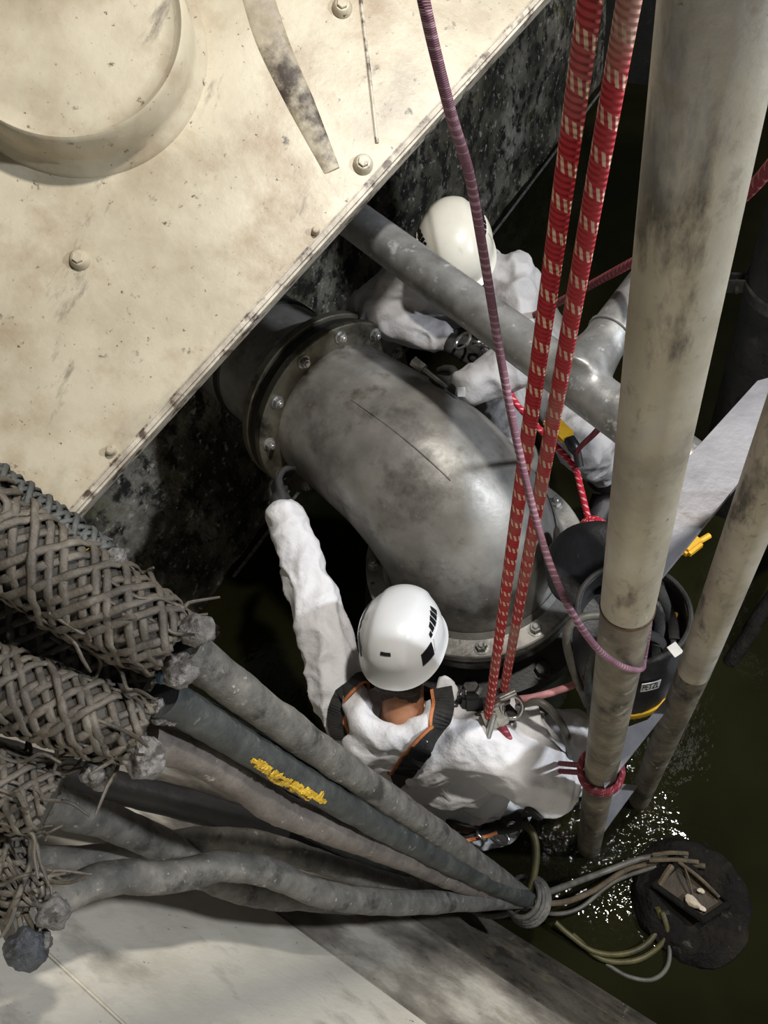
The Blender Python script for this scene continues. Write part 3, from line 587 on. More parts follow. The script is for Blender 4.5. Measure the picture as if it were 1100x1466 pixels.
for q0, q1, r in (((972, 1234), (1030, 1284), .006), ((978, 1236), (992, 1280), .003), ((962, 1240), (945, 1266), .010), ((930, 1232), (1000, 1234), .007), ((935, 1224), (985, 1222), .007)):
    obj('stick', tube([fp(*q0, .085), (fp(*q0, .085) + fp(*q1, .085)) / 2 + A([0, .004, .006]), fp(*q1, .075)], r, 7, 10), 'twig', fl)
for (x, y), s in (((993, 1290), .022), ((1005, 1300), .014), ((1003, 1275), .014)):
    V, F = sphere(fp(x, y, .075), s, 10, 7, (1, .7, .4)); obj('scrap', (lumpy(V, fp(x, y, .075), s * .5, 60, x), F), 'litter', fl)
def hose(name, label, pp, r, material, cat='hose', group=None, n=50):
    o = obj(name, tube([P(x, y, z) for x, y, z in pp], r, 10, n), material); return tag(o, label, cat, group)
hose('thin_hose', 'topmost grey hose from the cable tie to the muddy float', [(752, 1288, .30), (800, 1272, .2), (860, 1250, .06), (925, 1228, .05), (985, 1226, .06)], .010, 'hose_grey', group='hoses of the float')
hose('thin_hose', 'brown hose under the topmost one, tie to muddy float', [(754, 1292, .27), (805, 1292, .12), (850, 1275, .04), (900, 1244, .03), (950, 1236, .05), (1010, 1240, .06)], .009, 'twig', group='hoses of the float')
hose('thin_hose', 'thin dark hose sagging midway between tie and float', [(755, 1295, .24), (790, 1308, .08), (830, 1300, .02), (880, 1262, .02), (940, 1240, .05)], .007, 'hose_grey', group='hoses of the float')
hose('thin_hose', 'yellow-green hose looping low and back up to the float', [(795, 1320, .05), (815, 1338, .03), (850, 1362, .02), (890, 1366, .02), (925, 1352, .02), (945, 1322, .03), (942, 1300, .06)], .009, 'hose_olive', group='hoses of the float')
hose('thin_hose', 'inner olive hose of the lower loops beside the float', [(820, 1338, .02), (860, 1372, .01), (905, 1376, .01), (938, 1360, .01), (955, 1335, .03), (948, 1305, .06)], .009, 'hose_olive', group='hoses of the float')
hose('thin_hose', 'outermost pale hose loop hanging below the float', [(868, 1380, .0), (900, 1398, .0), (935, 1402, .0), (957, 1380, .01), (957, 1335, .03), (950, 1308, .06)], .007, 'hose_grey', group='hoses of the float')
hose('sunken_pipe', 'black pipe end rising from the water at the right edge', [(1035, 962, -.06), (1048, 944, .0), (1075, 905, .05), (1110, 850, .1), (1330, 560, .35)], .028, 'mud_black', 'pipe')
hose('mossy_pipe', 'mossy slim pipe behind the rear ladder rail', [(985, 925, -.05), (1030, 850, .2), (1070, 795, .35), (1120, 730, .55), (1320, 520, 1.1)], .032, 'rust_brown', 'pipe')

# ------------------------------------------------------------------ ropes
def rope_px(name, label, pp, r, material, group=None, n=90, cat='rope', seg=12):
    o = rope(name, [D(x, y, d) for x, y, d in pp], r, material, None, n, seg); return tag(o, label, cat, group)
def line_d(p0, p1, k=8):                                     # pixel path of one straight taut line
    a, b = D(*p0), D(*p1); return [a + (b - a) * t for t in np.linspace(-.7, 1, k)]
tag(rope('red_rope', line_d((854, -60, .62), (698, 1032, 2.06)), .0115, 'rope_red', None, 120, 16), 'bright red rope with pale ticks, left of the taut pair', 'rope', 'taut red ropes')
tag(rope('red_rope', line_d((912, -60, .64), (721, 992, 2.06)), .0118, 'rope_red_worn', None, 120, 16), 'worn red rope with a greyed patch, right of the taut pair', 'rope', 'taut red ropes')
rd = lambda px, py, off: D(px, py, off)
drl = lambda py: proj((R1[0], R1[1], z_on(R1, py)))[2]
rope_px('mauve_cord', 'thin mauve cord hanging from above, looped round the front ladder rail', [(560, -560, .36), (600, -60, .58), (612, 25, .62), (645, 160, .68), (672, 250, .74), (692, 360, .82), (715, 500, .92), (742, 640, 1.0), (775, 770, 1.07), (810, 860, 1.06), (850, 922, drl(922) - .15), (880, 948, drl(948) - .14), (902, 958, drl(958) - .12), (919, 957, drl(957) - .03), (922, 944, drl(944) + .05), (928, 905, drl(905) + .10), (934, 850, drl(850) + .14)], .0055, 'cord_mauve', n=160)
rope_px('red_rope', 'dark red rope slanting behind the tee pipe to the right edge', [(715, 478, 2.6), (738, 466, 2.5), (905, 376, 1.7), (1040, 300, 1.28), (1125, 215, 1.08)], .011, 'rope_dark')
rope_px('braided_rope', 'crimson braided rope running past the second worker to the knot', [(728, 558, 2.36), (745, 585, 2.33), (790, 632, 2.3), (822, 668, 2.28), (832, 700, 2.26), (843, 745, 2.24)], .010, 'rope_crimson')
kc = D(850, 762, 2.24); kn_ = thing('rope_knot', kc, 'crimson ball knot beside the front ladder rail', 'knot')
for k in range(9):
    ax_ = unit(rng.normal(0, 1, 3)); x_, y_ = perp(ax_); a = np.linspace(0, 2 * math.pi, 30)
    rope('knot_turn', [kc + ax_ * rng.uniform(-.006, .006) + .038 * (math.cos(q) * x_ + math.sin(q) * y_) for q in a], .0125, 'rope_crimson', kn_, 40, 8)
rope_px('dark_cord', 'dark cord tied from the tee pipe down to the braided rope', [(866, 604, 1.72), (850, 622, 1.9), (829, 643, 2.2), (826, 660, 2.25)], .008, 'rope_dark', n=30)
obj_ = rope_px('pink_hose', 'pink hose bowing from the rope grab to the ladder rail', [(738, 1002, 2.05), (770, 997, 2.05), (815, 983, 2.08), (860, 962, 2.1)], .0105, 'hose_pink', n=40, cat='hose')
zq = z_on(R1, 1104); lash = thing('rail_lashing', (R1[0], R1[1], zq), 'dark red cord lashed round the front ladder rail near water', 'cord')
for k in range(2):
    a = np.linspace(0, 2 * math.pi, 40); rope('cord_turn', [(R1[0] + .050 * math.cos(q), R1[1] + .050 * math.sin(q), zq + .02 * k - .01 + .010 * math.sin(q)) for q in a], .0078, 'rope_dark', lash, 60, 8)
dz = proj((R1[0], R1[1], zq))[2]
for y0, y1 in ((1093, 1098), (1104, 1108)):
    rope('cord_tail', [D(802, y0, dz + .22), D(830, (y0 + y1) / 2, dz + .08), D(850, y1, dz - .045)], .0075, 'rope_dark', lash, 20, 8)
rope_px('thin_tube', 'grey tube arching over the worker knee from the rope grab', [(748, 1008, 2.06), (775, 1006, 2.02), (800, 1030, 2.02), (814, 1062, 2.05), (816, 1095, 2.15)], .011, 'hose_grey', n=40, cat='hose')

# ------------------------------------------------------------------ black bucket bag with yellow base
bx = D(891, 962, 2.24); BRD = .148; bag = thing('tool_bag', bx, 'black round tool bag with yellow base and white label, inside the ladder', 'bag')
bxy = A([bx[0], bx[1], 0]); bz = bx[2]
def bagp(prof): return lathe([(r, h) for r, h in prof], bx, (0, 0, 1), 56)
V, F = bagp([(BRD * .99, .035), (BRD, .06), (BRD * 1.01, .2), (BRD * 1.0, .36), (BRD * .97, .40), (BRD * .90, .40), (BRD * .88, .30), (0, .28)])
V[:, :2] += (V[:, :2] - bx[:2]) * (.05 * vnoise(V, 12, 5) + .025 * vnoise(V, 34, 6))[:, None]; obj('bag_wall', (V, F), 'bag_black', bag)
obj('bag_base', bagp([(0, 0), (BRD * .97, 0), (BRD * 1.03, .012), (BRD * 1.03, .04), (BRD * .99, .046)]), 'bag_yellow', bag)
obj('rim_cord', lathe([(BRD * .955 + .007 * math.cos(q), .405 + .007 * math.sin(q)) for q in np.linspace(0, 2 * math.pi, 9)[:-1]], bx, (0, 0, 1), 48, True), 'strap_black', bag)
lid = D(848, 812, 2.12); ln = unit(unit(CAM - lid) + A([-.2, -.1, .6]))
V, F = lathe([(0, .004), (.10, .012), (.13, .008), (.138, 0), (.13, -.010), (0, -.008)], lid, ln, 40); obj('lid_flap', (V + (.006 * vnoise(V, 18, 4))[:, None], F), 'bag_black', bag)
obj('lid_hinge', tube([lid + A([0.03, -.05, -.02]), bx + A([-.05, .06, .40])], .03, 10, 8, flat=.2), 'bag_black', bag)
bt = bvh(bagp([(BRD * 1.06, .0), (BRD * 1.06, .44)]))
def ang_h(px, py):
    p, _ = hit(bt, px, py)
    return math.atan2(p[1] - bx[1], p[0] - bx[0]), p[2] - bz
def curved(a0, a1, h0, h1, r, th, n=14):
    V = []; F = []
    for i in range(n):
        a = a0 + (a1 - a0) * i / (n - 1); u = A([math.cos(a), math.sin(a), 0])
        for rr, hh in ((r, h0), (r + th, h0), (r + th, h1), (r, h1)): V.append(bx + u * rr + A([0, 0, hh]))
    for i in range(n - 1):
        for j in range(4): F.append([i * 4 + j, i * 4 + (j + 1) % 4, i * 4 + 4 + (j + 1) % 4, i * 4 + 4 + j])
    F += [[3, 2, 1, 0], [len(V) - 4 + j for j in range(4)]]; return A(V), F
aL, hL = ang_h(917, 988); aR, hR = ang_h(947, 970); hm = (hL + hR) / 2
if aR < aL: aR += 2 * math.pi if aL - aR > math.pi else 0
lab = obj('label_patch', curved(aL, aR, hm - .036, hm + .018, BRD * 1.065, .0015), 'print_white', bag, smooth=False)
tcv = bpy.data.curves.new('t', 'FONT'); tcv.body = 'PETZL'; tcv.align_x = 'CENTER'; tcv.align_y = 'CENTER'; tcv.extrude = 0.02; to = bpy.data.objects.new('t', tcv); col.objects.link(to)
tm = bpy.data.meshes.new_from_object(to.evaluated_get(bpy.context.evaluated_depsgraph_get())); TV = A([v.co[:] for v in tm.vertices]); TF = [list(p.vertices) for p in tm.polygons]
bpy.data.objects.remove(to); bpy.data.meshes.remove(tm)
wd = (TV[:, 0].max() - TV[:, 0].min()); sx = abs(aR - aL) * .86 / wd; sy = .038 / (TV[:, 1].max() - TV[:, 1].min()); am = (aL + aR) / 2; sg = 1 if aR > aL else -1
ta = am + sg * TV[:, 0] * sx; rr = BRD * 1.065 + .0012 + .0012 * (TV[:, 2] > 0)
obj('label_text', (np.stack([bx[0] + rr * np.cos(ta), bx[1] + rr * np.sin(ta), bz + hm - .009 + TV[:, 1] * sy], 1), TF), 'print_black', lab, smooth=False)
aT, hT = ang_h(905, 985); obj('stitch_line', curved(aT - .01, aT + .01, hT - .035, hT + .02, BRD * 1.06, .001, 3), 'print_white', bag, smooth=False)
tg = D(967, 930, 1.78); tn = unit(CAM - tg); tr_ = unit(np.cross(tn, A([.5, .6, .6]))); obj('paper_tag', box(tg, tr_, np.cross(tn, tr_), tn, (.030, .025, .002), .0004), 'print_white', bag)
yt = D(964, 884, 1.95); obj('zip_pull', box(yt, (1, .2, 0), (0, 1, .5), (0, -.3, 1), (.018, .03, .012), .003), 'bag_yellow', bag)
for pp in (((935, 790, 2.2), (945, 840, 2.1), (962, 885, 2.06), (966, 915, 2.03)), ((905, 880, 2.05), (925, 905, 2.0), (948, 918, 2.0), (957, 945, 2.03)), ((930, 860, 2.08), (945, 890, 2.02), (940, 925, 2.0))):
    obj('carry_strap', tube([D(q[0], q[1], q[2] - .14) for q in pp], .013, 8, 20, flat=.3), 'strap_black', bag)
for lbl, pp, mt_ in (('grey hose curling over the left side of the tool bag', ((880, 880, 1.90), (835, 884, 1.90), (812, 905, 1.92), (818, 950, 2.0), (842, 1010, 2.08)), 'hose_grey'), ('darker hose between the tool bag and front rail', ((870, 900, 1.88), (850, 935, 1.92), (842, 975, 1.98), (846, 1020, 2.06)), 'cable_dark')):
    rope_px('thin_tube', lbl, pp, .011, mt_, n=40, cat='hose')
o = D(990, 782, 1.9); tag(obj('yellow_buckle', join([box(o, (.4, .9, 0), (-.9, .4, 0), (0, 0, 1), (.06, .036, .03), .008), tube([o - A([.03, .05, .0]), o + A([.03, .05, 0])], .008, 8)]), 'bag_yellow'), 'yellow plastic buckle behind the upper ladder step', 'buckle')

# ------------------------------------------------------------------ people
def hand_parts(w_, d, pn, curl, thumb_side, sc_=1.0, rs=1.0, spread=1.0):
    """palm, four unequal bent fingers and a thumb; d = finger direction, pn = palm normal (fingers curl towards it)"""
    d = unit(d); pn = unit(pn - d * (pn @ d)); s = np.cross(d, pn) * thumb_side; g = []
    for o_ in (-.027, -.009, .009, .027): g.append(cap(w_ + s * o_ * .75, .015 * rs, w_ + d * .085 * sc_ + s * o_ * 1.05, .012 * rs))
    for o_, ln_ in ((.031, .072), (.0105, .082), (-.0105, .076), (-.031, .060)):
        p = w_ + d * .085 * sc_ + s * o_ * 1.05 * spread; an = .25
        for k, f_ in enumerate((.45, .32, .25)):
            an += curl * (.75 if k == 0 else 1.0); q = p + (d * math.cos(an) + pn * math.sin(an)) * ln_ * f_ * sc_ * 1.1
            g.append(cap(p, (.0105 - .001 * k) * rs, q, (.0098 - .001 * k) * rs)); p = q
    p = w_ + d * .025 * sc_ + s * .034; dirs = (unit(d * .55 + s * .7 + pn * .35), unit(d * .85 + s * .2 + pn * .55), unit(d * .8 - s * .1 + pn * .7))
    for k, (dd, l_) in enumerate(zip(dirs, (.040, .032, .026))):
        q = p + dd * l_ * sc_; g.append(cap(p, (.0135 - .0015 * k) * rs, q, (.012 - .0015 * k) * rs)); p = q
    return g
def head_parts(c, fw, up):
    """skull, jaw, brow, nose, lips, chin, ears; c = middle of the head"""
    fw = unit(fw); up = unit(up - fw * (up @ fw)); rt = np.cross(fw, up); M = A([rt, fw, up]); L_ = lambda x, y, z: c + rt * x + fw * y + up * z
    g = [sphere(L_(0, -.012, .035), 1, 20, 14, (.076, .095, .088), M), sphere(L_(0, .03, -.035), 1, 18, 12, (.060, .066, .078), M), cap(L_(-.02, .075, -.088), .024, L_(.02, .075, -.088), .024),
         cap(L_(-.032, .080, .018), .012, L_(.032, .080, .018), .012), cap(L_(0, .088, .012), .009, L_(0, .108, -.024), .014), cap(L_(-.018, .085, -.055), .010, L_(.018, .085, -.055), .010)]
    for s_ in (-1, 1):
        g += [sphere(L_(.079 * s_, -.005, -.008), 1, 14, 10, (.010, .021, .034), M), sphere(L_(.082 * s_, -.012, .004), 1, 12, 8, (.011, .014, .018), M), sphere(L_(.032 * s_, .072, .002), .014)]
    return g, L_, M
def helmet(parent, c, fw, up, material, cat_label=None):
    fw = unit(fw); up = unit(up - fw * (up @ fw)); rt = np.cross(fw, up); c = A(c)
    h = bpy.data.objects.new('helmet', None)
    def S(az, el, off=0.0):                                  # az 0 = front, + to the right; el 0 rim .. 1 crown
        e = el * math.pi / 2; ce = math.cos(e) ** 0.82; se = math.sin(e) ** 0.92
        x = .117 * math.sin(az) * ce; y = .142 * math.cos(az) * ce * (1.03 if math.cos(az) > 0 else 1.0); z = .128 * se
        ridge = .005 * min(1, max(0, (.062 - abs(x)) / .012)) * (1 if z > .03 else max(0, z / .03))
        n = unit(A([x / .119 ** 2, y / .150 ** 2, z / .150 ** 2])); p = A([x, y, z]) + n * (ridge + off); return c + rt * p[0] + fw * p[1] + up * p[2], rt * n[0] + fw * n[1] + up * n[2]
    na, ne = 64, 20; V = []; F = []
    for i in range(ne + 1):
        for j in range(na):
            az = 2 * math.pi * j / na; V.append(S(az, 1 - i / ne if i < ne else 0.0)[0])
    for k, (dz, fl) in enumerate(((.018, .001), (.034, .003), (.040, .006), (.041, .002), (.030, -.003), (.0, -.006))):
        for j in range(na):
            az = 2 * math.pi * j / na; p, n = S(az, 0.0); n = unit(n - up * (n @ up)); back = max(0, -math.cos(az)); sd = abs(math.sin(az)); front = max(0, math.cos(az))
            V.append(p - up * dz * (0.55 + .75 * back + .25 * sd - .25 * front) + n * (fl + (.012 * front if 1 <= k <= 3 else 0)))
    rows = ne + 1 + 6
    for i in range(rows - 1):
        for j in range(na): F.append([i * na + j, i * na + (j + 1) % na, (i + 1) * na + (j + 1) % na, (i + 1) * na + j])
    sh_ = obj('helmet', (V, F), material, parent, sharp=50)
    def patch(poly, off0, off1, mt_, name, k=6):
        """four-cornered insert following the shell"""
        (a0, e0), (a1, e1), (a2, e2), (a3, e3) = poly; V = []; F = []
        for oo in (off0, off1):
            for i in range(k + 1):
                for j in range(k + 1):
                    u, v = i / k, j / k; az = (1 - u) * ((1 - v) * a0 + v * a3) + u * ((1 - v) * a1 + v * a2); el = (1 - u) * ((1 - v) * e0 + v * e3) + u * ((1 - v) * e1 + v * e2); V.append(S(az, el, oo)[0])
        m_ = (k + 1) ** 2
        for i in range(k):
            for j in range(k): a_ = i * (k + 1) + j; F += [[a_, a_ + 1, a_ + k + 2, a_ + k + 1], [m_ + a_, m_ + a_ + k + 1, m_ + a_ + k + 2, m_ + a_ + 1]]
        bd = [i * (k + 1) for i in range(k + 1)] + [k * (k + 1) + j for j in range(1, k + 1)] + [i * (k + 1) + k for i in range(k - 1, -1, -1)] + [j for j in range(k - 1, 0, -1)]
        for q in range(len(bd)): F.append([bd[q], bd[(q + 1) % len(bd)], m_ + bd[(q + 1) % len(bd)], m_ + bd[q]])
        return obj(name, (V, F), mt_, sh_)
    for s_ in (1, -1):
        for a0, a1, e0, e1, sk in ((1.98, 2.32, .05, .25, .06), (1.86, 1.95, .31, .38, .02), (1.71, 1.83, .35, .47, .03), (1.55, 1.67, .36, .51, .03), (1.39, 1.51, .38, .53, .03), (1.23, 1.35, .39, .53, .03)):
            patch([(s_ * a0, e0), (s_ * a1, e0 - sk * .5), (s_ * a1, e1 - sk), (s_ * a0, e1)], -.002, .0022, 'black_plastic', 'vent')
        patch([(s_ * 1.30, .13), (s_ * 1.95, .10), (s_ * 1.90, .26), (s_ * 1.34, .32)], -.002, .0035, material, 'side_panel')
    patch([(math.pi - .13, .30), (math.pi + .13, .30), (math.pi + .12, .345), (math.pi - .12, .345)], -.002, .0022, 'black_plastic', 'vent')
    obj('sweat_band', lathe([(.100, -.040), (.108, -.040), (.108, -.005), (.100, -.005)], c + fw * -.004, up, 40, True), 'black_plastic', sh_)
    return sh_, S
def person(label, J, C, fw, up, hel_mat, cov_mat, seed, fold=0.008):
    """J = joints in metres; C = middle of the head"""
    t = thing('person', A([J['pel'][0], J['pel'][1], -0.55]), label, 'person')
    hp, L_, M = head_parts(C, fw, up); nb = C - unit(up) * .06 - unit(fw) * .02
    neck = A(J['neck']); chest = (A(J['shl']) + A(J['shr'])) / 2; pel = A(J['pel'])
    body = hp + [cap(nb, .056, neck, .062), cap(neck, .06, chest, .09), cap(J['shl'], .05, J['shr'], .05), cap(chest, .10, pel, .12)]
    suit = [cap(J['shl'], .082, J['shr'], .082)]; back = unit(A(J['back']))
    for f_ in (.12, .4, .7, 1.0):
        q = chest + (pel - chest) * f_; wv = unit(A(J['shr']) - A(J['shl'])); w_ = .115 if f_ < .5 else .10
        suit.append(cap(q - wv * w_, .105, q + wv * w_, .105)); suit.append(cap(q + back * .03 - wv * w_ * .6, .10, q + back * .03 + wv * w_ * .6, .10))
    for sd in 'lr':
        sh, el, wr = A(J['sh' + sd]), A(J['el' + sd]), A(J['wr' + sd]); kn2, ft, hi = A(J['kn' + sd]), A(J['ft' + sd]), A(J['hip' + sd])
        body += [cap(sh, .05, el, .04), cap(el, .038, wr, .028), cap(hi, .085, kn2, .055), cap(kn2, .05, ft, .04)]
        ra, rb, rc = J.get('r' + sd, (.082, .074, .060)); suit += [cap(sh, ra, (sh + el) / 2, (ra + rb) / 2), cap((sh + el) / 2, (ra + rb) / 2, el, rb), cap(el, rb, el + (wr - el) * .93, rc)]
        suit += [cap(chest + (sh - chest) * .6, .095, sh, ra), cap(hi, .115, kn2, .092), cap(kn2, .088, ft, .075), cap(pel, .14, hi, .12)]
        body += [cap(ft, .045, ft + A(J['toe' + sd]) * .16, .035)]
    for q0, q1, r_ in J.get('hood', ()): suit.append(cap(q0, r_, q1, r_))
    hands = []
    for sd in 'lr':
        wr = A(J['wr' + sd]); d_, pn, cu, ts = J['hand' + sd]; hp2 = hand_parts(wr, A(d_), A(pn), cu, ts, 1.0, .75); body += hp2; hands.append((wr, d_, pn, cu, ts))
    V, F, N = skinned(body, .0085, 3); bo = obj('body', (V, F), 'skin', t, sharp=0)
    V, F, N = skinned(suit, .0075, 14); V = relax(folds(V, N, fold, seed), F, 1); so = obj('coverall', (V, F), cov_mat, t, sharp=0)
    for wr, d_, pn, cu, ts in hands:
        g = hand_parts(wr, A(d_), A(pn), cu, ts, 1.02, 1.18) + [cap(wr - unit(A(d_)) * .012, .036, wr + unit(A(d_)) * .02, .036)]
        Vg, Fg, Ng = skinned(g, .0045, 2); obj('glove', (Vg, Fg), 'strap_black', t, sharp=0)
    for sd in 'lr':
        ft, kn2, te = A(J['ft' + sd]), A(J['kn' + sd]), unit(A(J['toe' + sd])); Vb, Fb, Nb = skinned([cap(ft + (kn2 - ft) * .35, .085, ft, .078), cap(ft, .07, ft + te * .19, .05), cap(ft - te * .04, .06, ft + te * .1, .058)], .012, 4); obj('boot', (Vb, Fb), 'hose_black', t, sharp=0)
    # eyes, brows and hair
    for s_ in (-1, 1):
        e = obj('eye', sphere(L_(.032 * s_, .086, .002), .0085, 12, 8), 'print_white', bo); obj('iris', sphere(L_(.032 * s_, .0925, .002), .004, 8, 6), 'hair_dark', e)
        obj('brow', tube([L_(.016 * s_, .092, .022), L_(.032 * s_, .093, .026), L_(.05 * s_, .084, .022)], [.003, .004, .002], 6, 10), 'hair_dark', bo)
    obj('lips', tube([L_(-.024, .086, -.055), L_(0, .097, -.054), L_(.024, .086, -.055)], [.003, .006, .003], 8, 12), mat('lip%d' % seed, [(.3, '#8f5a4a'), (.7, '#a06a58')], 20, .5), bo)
    hv = [sphere(L_(0, -.030, .022), 1, 24, 16, (.0805, .084, .086), M), cap(L_(-.038, -.085, -.045), .033, L_(.038, -.085, -.045), .033), cap(L_(-.032, -.080, -.088), .029, L_(.032, -.080, -.088), .029), cap(L_(-.028, -.078, -.118), .030, L_(.028, -.078, -.118), .030), cap(L_(-.024, -.076, -.142), .028, L_(.024, -.076, -.142), .028)]
    Vh, Fh, Nh = skinned(hv, .008, 3); Vh = Vh + Nh * (.0025 * vnoise(Vh, 150, 3))[:, None]; obj('hair', (Vh, Fh), 'hair_dark', t, sharp=0)
    hs, S = helmet(t, C + unit(up) * .056 - unit(fw) * .004, fw, up, hel_mat)
    for s_ in (-1, 1):
        obj('chin_strap', tube([L_(.098 * s_, -.03, .03), L_(.088 * s_, .0, -.035), L_(.060 * s_, .05, -.10), L_(0, .07, -.118)], .006, 8, 24, flat=.5), 'strap_black', hs)
        obj('nape_strap', tube([L_(.100 * s_, -.05, .02), L_(.086 * s_, -.06, -.02), L_(.04 * s_, -.115, -.012), L_(0, -.122, -.012)], .010, 8, 24, flat=.35), 'strap_black', hs)
    return t, (V, F), so, L_
iu = -ROT[:, 1]; ir = ROT[:, 0]; iv = ROT[:, 2]              # picture up, right and view directions in the world
# worker in front, back to the camera
h1 = D(579, 930, 2.08); f1 = unit(A([-.28, .90, -.34])); u1 = A([-.10, .28, .96])
shl = P(497, 1022, .74); shr = P(668, 1062, .74); ell = P(452, 872, .86); wrl = P(404, 725, 1.0); elr = P(786, 1120, .60); wrr = P(735, 1036, .66)
nk = P(577, 1018, .84)
J1 = dict(neck=nk, shl=shl, shr=shr, ell=ell, elr=elr, wrl=wrl, wrr=wrr, pel=P(665, 1150, .22), back=(.1, -1, .25),
          hipl=P(640, 1120, .18), hipr=P(720, 1130, .18), knl=A([-.60, .82, .08]), knr=P(815, 1056, .46), ftl=A([-.62, .70, -.45]), ftr=A([-.27, .68, -.12]), toel=(0, 1, 0), toer=(0, 1, 0),
          rl=(.084, .076, .060), rr=(.096, .098, .082),
          hood=[(P(514, 1000, .85), P(518, 1036, .86), .040), (P(518, 1036, .86), P(552, 1056, .86), .040), (P(552, 1056, .86), P(602, 1052, .86), .040), (P(602, 1052, .86), P(630, 1020, .86), .034), (P(630, 1020, .86), P(640, 985, .87), .024), (P(520, 1066, .80), P(592, 1068, .80), .05), (P(540, 1084, .74), P(585, 1082, .74), .05)],
          handl=(unit(P(388, 660, 1.05) - wrl), unit(F1 - wrl), .5, 1), handr=(unit(P(705, 1012, .76) - wrr), (0, -.3, 1.0), .7, 1))
w1, suit1, so1, L1 = person('person in white coverall and white helmet, back turned, reaching to the flange', J1, h1, f1, u1, 'helmet_white', 'coverall_white', 3, 0.016)
st1 = bvh(suit1)
def strap(name, pix, width, mt_, parent, lift=.004, thick=.004, shift=0.0, n=36):
    r = ribbon(st1, pix, width, thick, lift, n, shift=shift); return obj(name, r[:2], mt_, parent, smooth=False) if len(r[2]) > 3 else None
har = thing('harness', P(600, 1080, .6), 'black climbing harness with orange piping worn by the front worker', 'harness')
har.parent = w1; har.location = Vector(A(ORG[har.name]) - ORG[w1.name]); del har['label']; del har['category']
for pix in ([(634, 985), (636, 1015), (622, 1048), (600, 1075), (580, 1098), (566, 1118)], [(530, 968), (502, 985), (487, 1005), (482, 1035), (490, 1058)]):
    strap('shoulder_strap', pix, .056, 'strap_black', har); strap('piping', pix, .009, 'strap_orange', har, .003, .005, .030 if pix[0][0] > 600 else -.030)
strap('back_pad', [(604, 1070), (588, 1090), (576, 1106)], .058, 'black_plastic', har, .008, .008)
strap('waist_belt', [(640, 1176), (690, 1186), (735, 1172), (770, 1160)], .05, 'strap_black', har, .006, .006)
strap('seam_tape', [(612, 1100), (640, 1140), (672, 1168), (700, 1172), (760, 1168)], .008, 'print_white', har, .001, .002)
# second worker, crouched beyond the pipe and bowed over the flange
h2 = D(655, 372, 2.34); tcam = unit(CAM - h2); u2 = unit(.80 * tcam + .55 * iu - .10 * ir); f2 = unit(-iu * .9 + ir * .18 - .35 * tcam * -1)
J2 = dict(neck=h2 - u2 * .13 + iv * .05 - f2 * .03, shl=D(735, 402, 2.44), shr=D(572, 405, 2.56), ell=D(738, 520, 2.34), elr=D(530, 442, 2.60), wrl=D(668, 556, 2.34), wrr=D(636, 486, 2.50),
          pel=D(735, 470, 3.05), back=tuple(iu * .6 + tcam * .3), hipl=D(770, 500, 3.0), hipr=D(705, 500, 3.05), knl=D(838, 640, 2.62), knr=D(722, 600, 2.72), ftl=D(880, 690, 2.95), ftr=D(760, 700, 3.0), toel=(0, -1, -.2), toer=(0, -1, -.2),
          rl=(.088, .074, .055), rr=(.084, .076, .058),
          hood=[(D(600, 395, 2.52), D(700, 385, 2.50), .06)],
          handl=(unit(D(622, 556, 2.36) - D(668, 556, 2.34)), iv, .6, -1), handr=(unit(D(668, 500, 2.47) - D(636, 486, 2.50)), iv, .6, 1))
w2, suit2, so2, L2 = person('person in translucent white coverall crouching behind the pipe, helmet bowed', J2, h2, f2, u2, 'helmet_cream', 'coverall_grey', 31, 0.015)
c = D(661, 561, 2.275); n_ = unit(CAM - c); obj('size_tag', box(c, ir, iu, n_, (.024, .030, .002)), 'print_white', so2, smooth=False)
# spanner the second worker holds on the flange bolt, torch by the knee
wr_ = thing('socket_wrench', D(612, 535, 2.36), 'steel socket wrench in the second worker glove at the flange bolt', 'wrench')
obj('shaft', tube([D(598, 522, 2.36), D(640, 556, 2.33)], .010, 12), 'alloy', wr_); obj('socket', tube([D(592, 517, 2.365), D(607, 529, 2.355)], .019, 6), 'alloy', wr_)
pul = thing('carabiner', D(660, 492, 2.42), 'steel carabiner hanging under the tee pipe by the second worker', 'carabiner')
for (x, y, r) in ((663, 488, .022), (686, 492, .018), (697, 500, .016)):
    c = D(x, y, 2.40); X_, Y_ = perp(rng.normal(0, 1, 3)); obj('link', tube([c + r * (math.cos(q) * X_ + 1.4 * math.sin(q) * Y_) for q in np.linspace(0, 2 * math.pi, 24)], .005, 8, cap=False), 'alloy', pul)
dv2 = thing('descender', D(800, 610, 2.28), 'yellow and black rope descender above the second worker knee', 'descender')
c = D(785, 598, 2.3); e = D(815, 628, 2.26); obj('side_plate', box((c + e) / 2, e - c, iv, np.cross(e - c, iv), (np.linalg.norm(e - c), .02, .05), .006), 'bag_yellow', dv2)
obj('handle', tube([e, D(822, 640, 2.25), D(828, 652, 2.25)], [.018, .020, .012], 12, 10), 'black_plastic', dv2); obj('sleeve', tube([D(826, 645, 2.24), D(830, 668, 2.25)], .013, 12), 'hose_black', dv2)
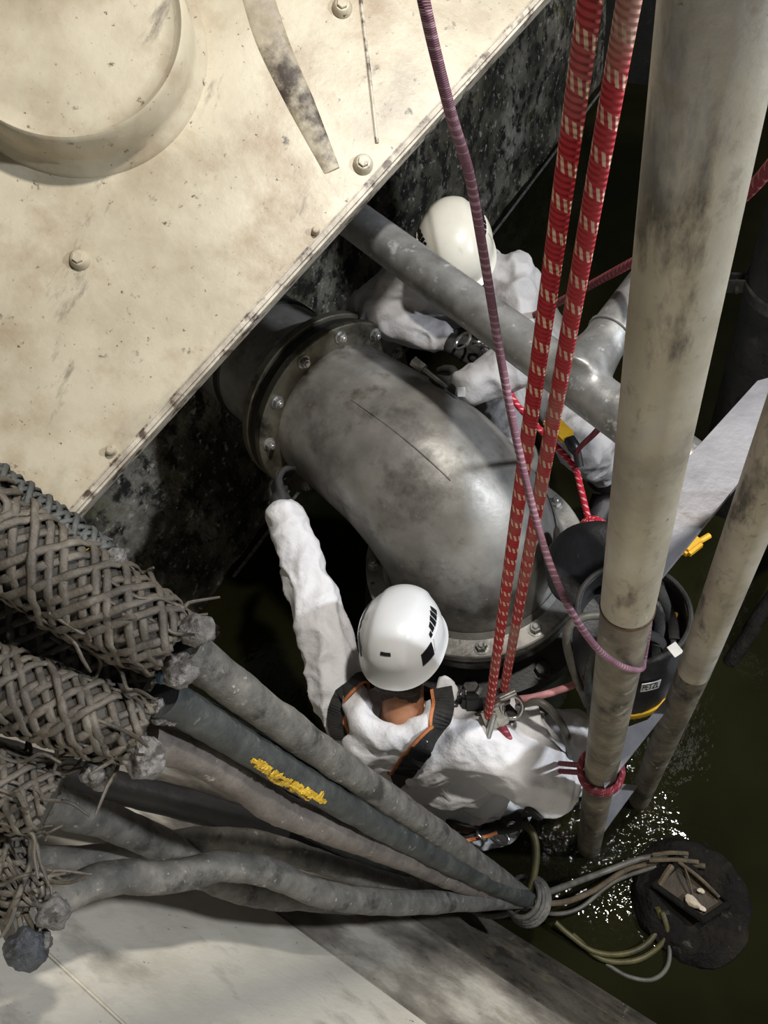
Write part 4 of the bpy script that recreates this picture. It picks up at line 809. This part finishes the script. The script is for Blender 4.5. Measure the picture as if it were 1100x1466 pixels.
# ------------------------------------------------------------------ rope grab and karabiners on the front worker's chest
rg = thing('rope_grab', D(712, 1022, 2.04), 'metal rope grab where both red ropes end at the front worker', 'rope grab')
def loop(c, X_, Y_, a_, b_, r, name, par, mt_='alloy'): return obj(name, tube([c + a_ * math.cos(q) * X_ + b_ * math.sin(q) * Y_ for q in np.linspace(0, 2 * math.pi, 36)], r, 10, cap=False), mt_, par)
loop(D(733, 1012, 2.03), unit(ir + .5 * iu), unit(iu - .5 * ir - iv * .3), .030, .036, .006, 'shackle', rg)
loop(D(709, 1016, 2.04), unit(ir - iv * .5), iu, .024, .034, .006, 'shackle', rg)
for k, (x, y) in enumerate(((702, 1030), (716, 1024))):
    q = D(x, y, 2.03); obj('cam_plate', box(q, unit(ir + iu * .4), unit(iu - ir * .4), -iv, (.036, .060, .010), .004), 'alloy', rg)
obj('axle', tube([D(716, 1000, 2.02), D(738, 990, 2.02)], .012, 14), 'alloy', rg); obj('pin', tube([D(708, 1022, 2.01), D(699, 1055, 2.02)], .009, 12), 'bolt_zinc', rg); obj('pulley', tube([D(722, 996, 2.03), D(708, 1003, 2.05)], .026, 20), 'alloy', rg)
obj('brass_ring', tube([D(690, 1032, 2.06) + .022 * (math.cos(q) * ir + math.sin(q) * iu) for q in np.linspace(0, 6.28, 24)], .006, 8, cap=False), 'twig', rg)
rope_px('braided_rope', 'dark red rope tail dropping from the rope grab into the sleeve fold', [(712, 1028, 2.04), (722, 1046, 2.05), (733, 1068, 2.07), (742, 1088, 2.12)], .0125, 'rope_dark', n=30)
cl = thing('gear_loop', D(650, 990, 2.10), 'cluster of linked steel clips beside the front worker cheek', 'clips')
for k in range(7):
    c = D(rng.uniform(636, 668), rng.uniform(975, 1004), 2.10 + rng.uniform(-.03, .04)); X_, Y_ = perp(rng.normal(0, 1, 3)); loop(c, X_, Y_, .011, .019, .0038, 'clip', cl, 'alloy' if k % 3 else 'black_plastic')
obj('radio', box(D(676, 1012, 2.10), ir, iu, -iv, (.06, .07, .05), .012), 'black_plastic', cl)
bk = thing('belt_gear', P(700, 1192, .25), 'grey carabiners and webbing hanging below the front worker belt', 'clips')
for x, y in ((690, 1196), (715, 1198), (735, 1188)):
    c = P(x, y, .34); X_, Y_ = perp(rng.normal(0, 1, 3)); loop(c, X_, Y_, .018, .032, .005, 'clip', bk)
obj('webbing', tube([P(655, 1200, .32), P(690, 1192, .34), P(730, 1186, .36), P(757, 1176, .38)], .014, 8, 20, flat=.4), 'strap_black', bk)
obj('piping', tube([P(655, 1206, .325), P(690, 1199, .345), P(712, 1192, .355)], .006, 8, 20), 'strap_orange', bk)
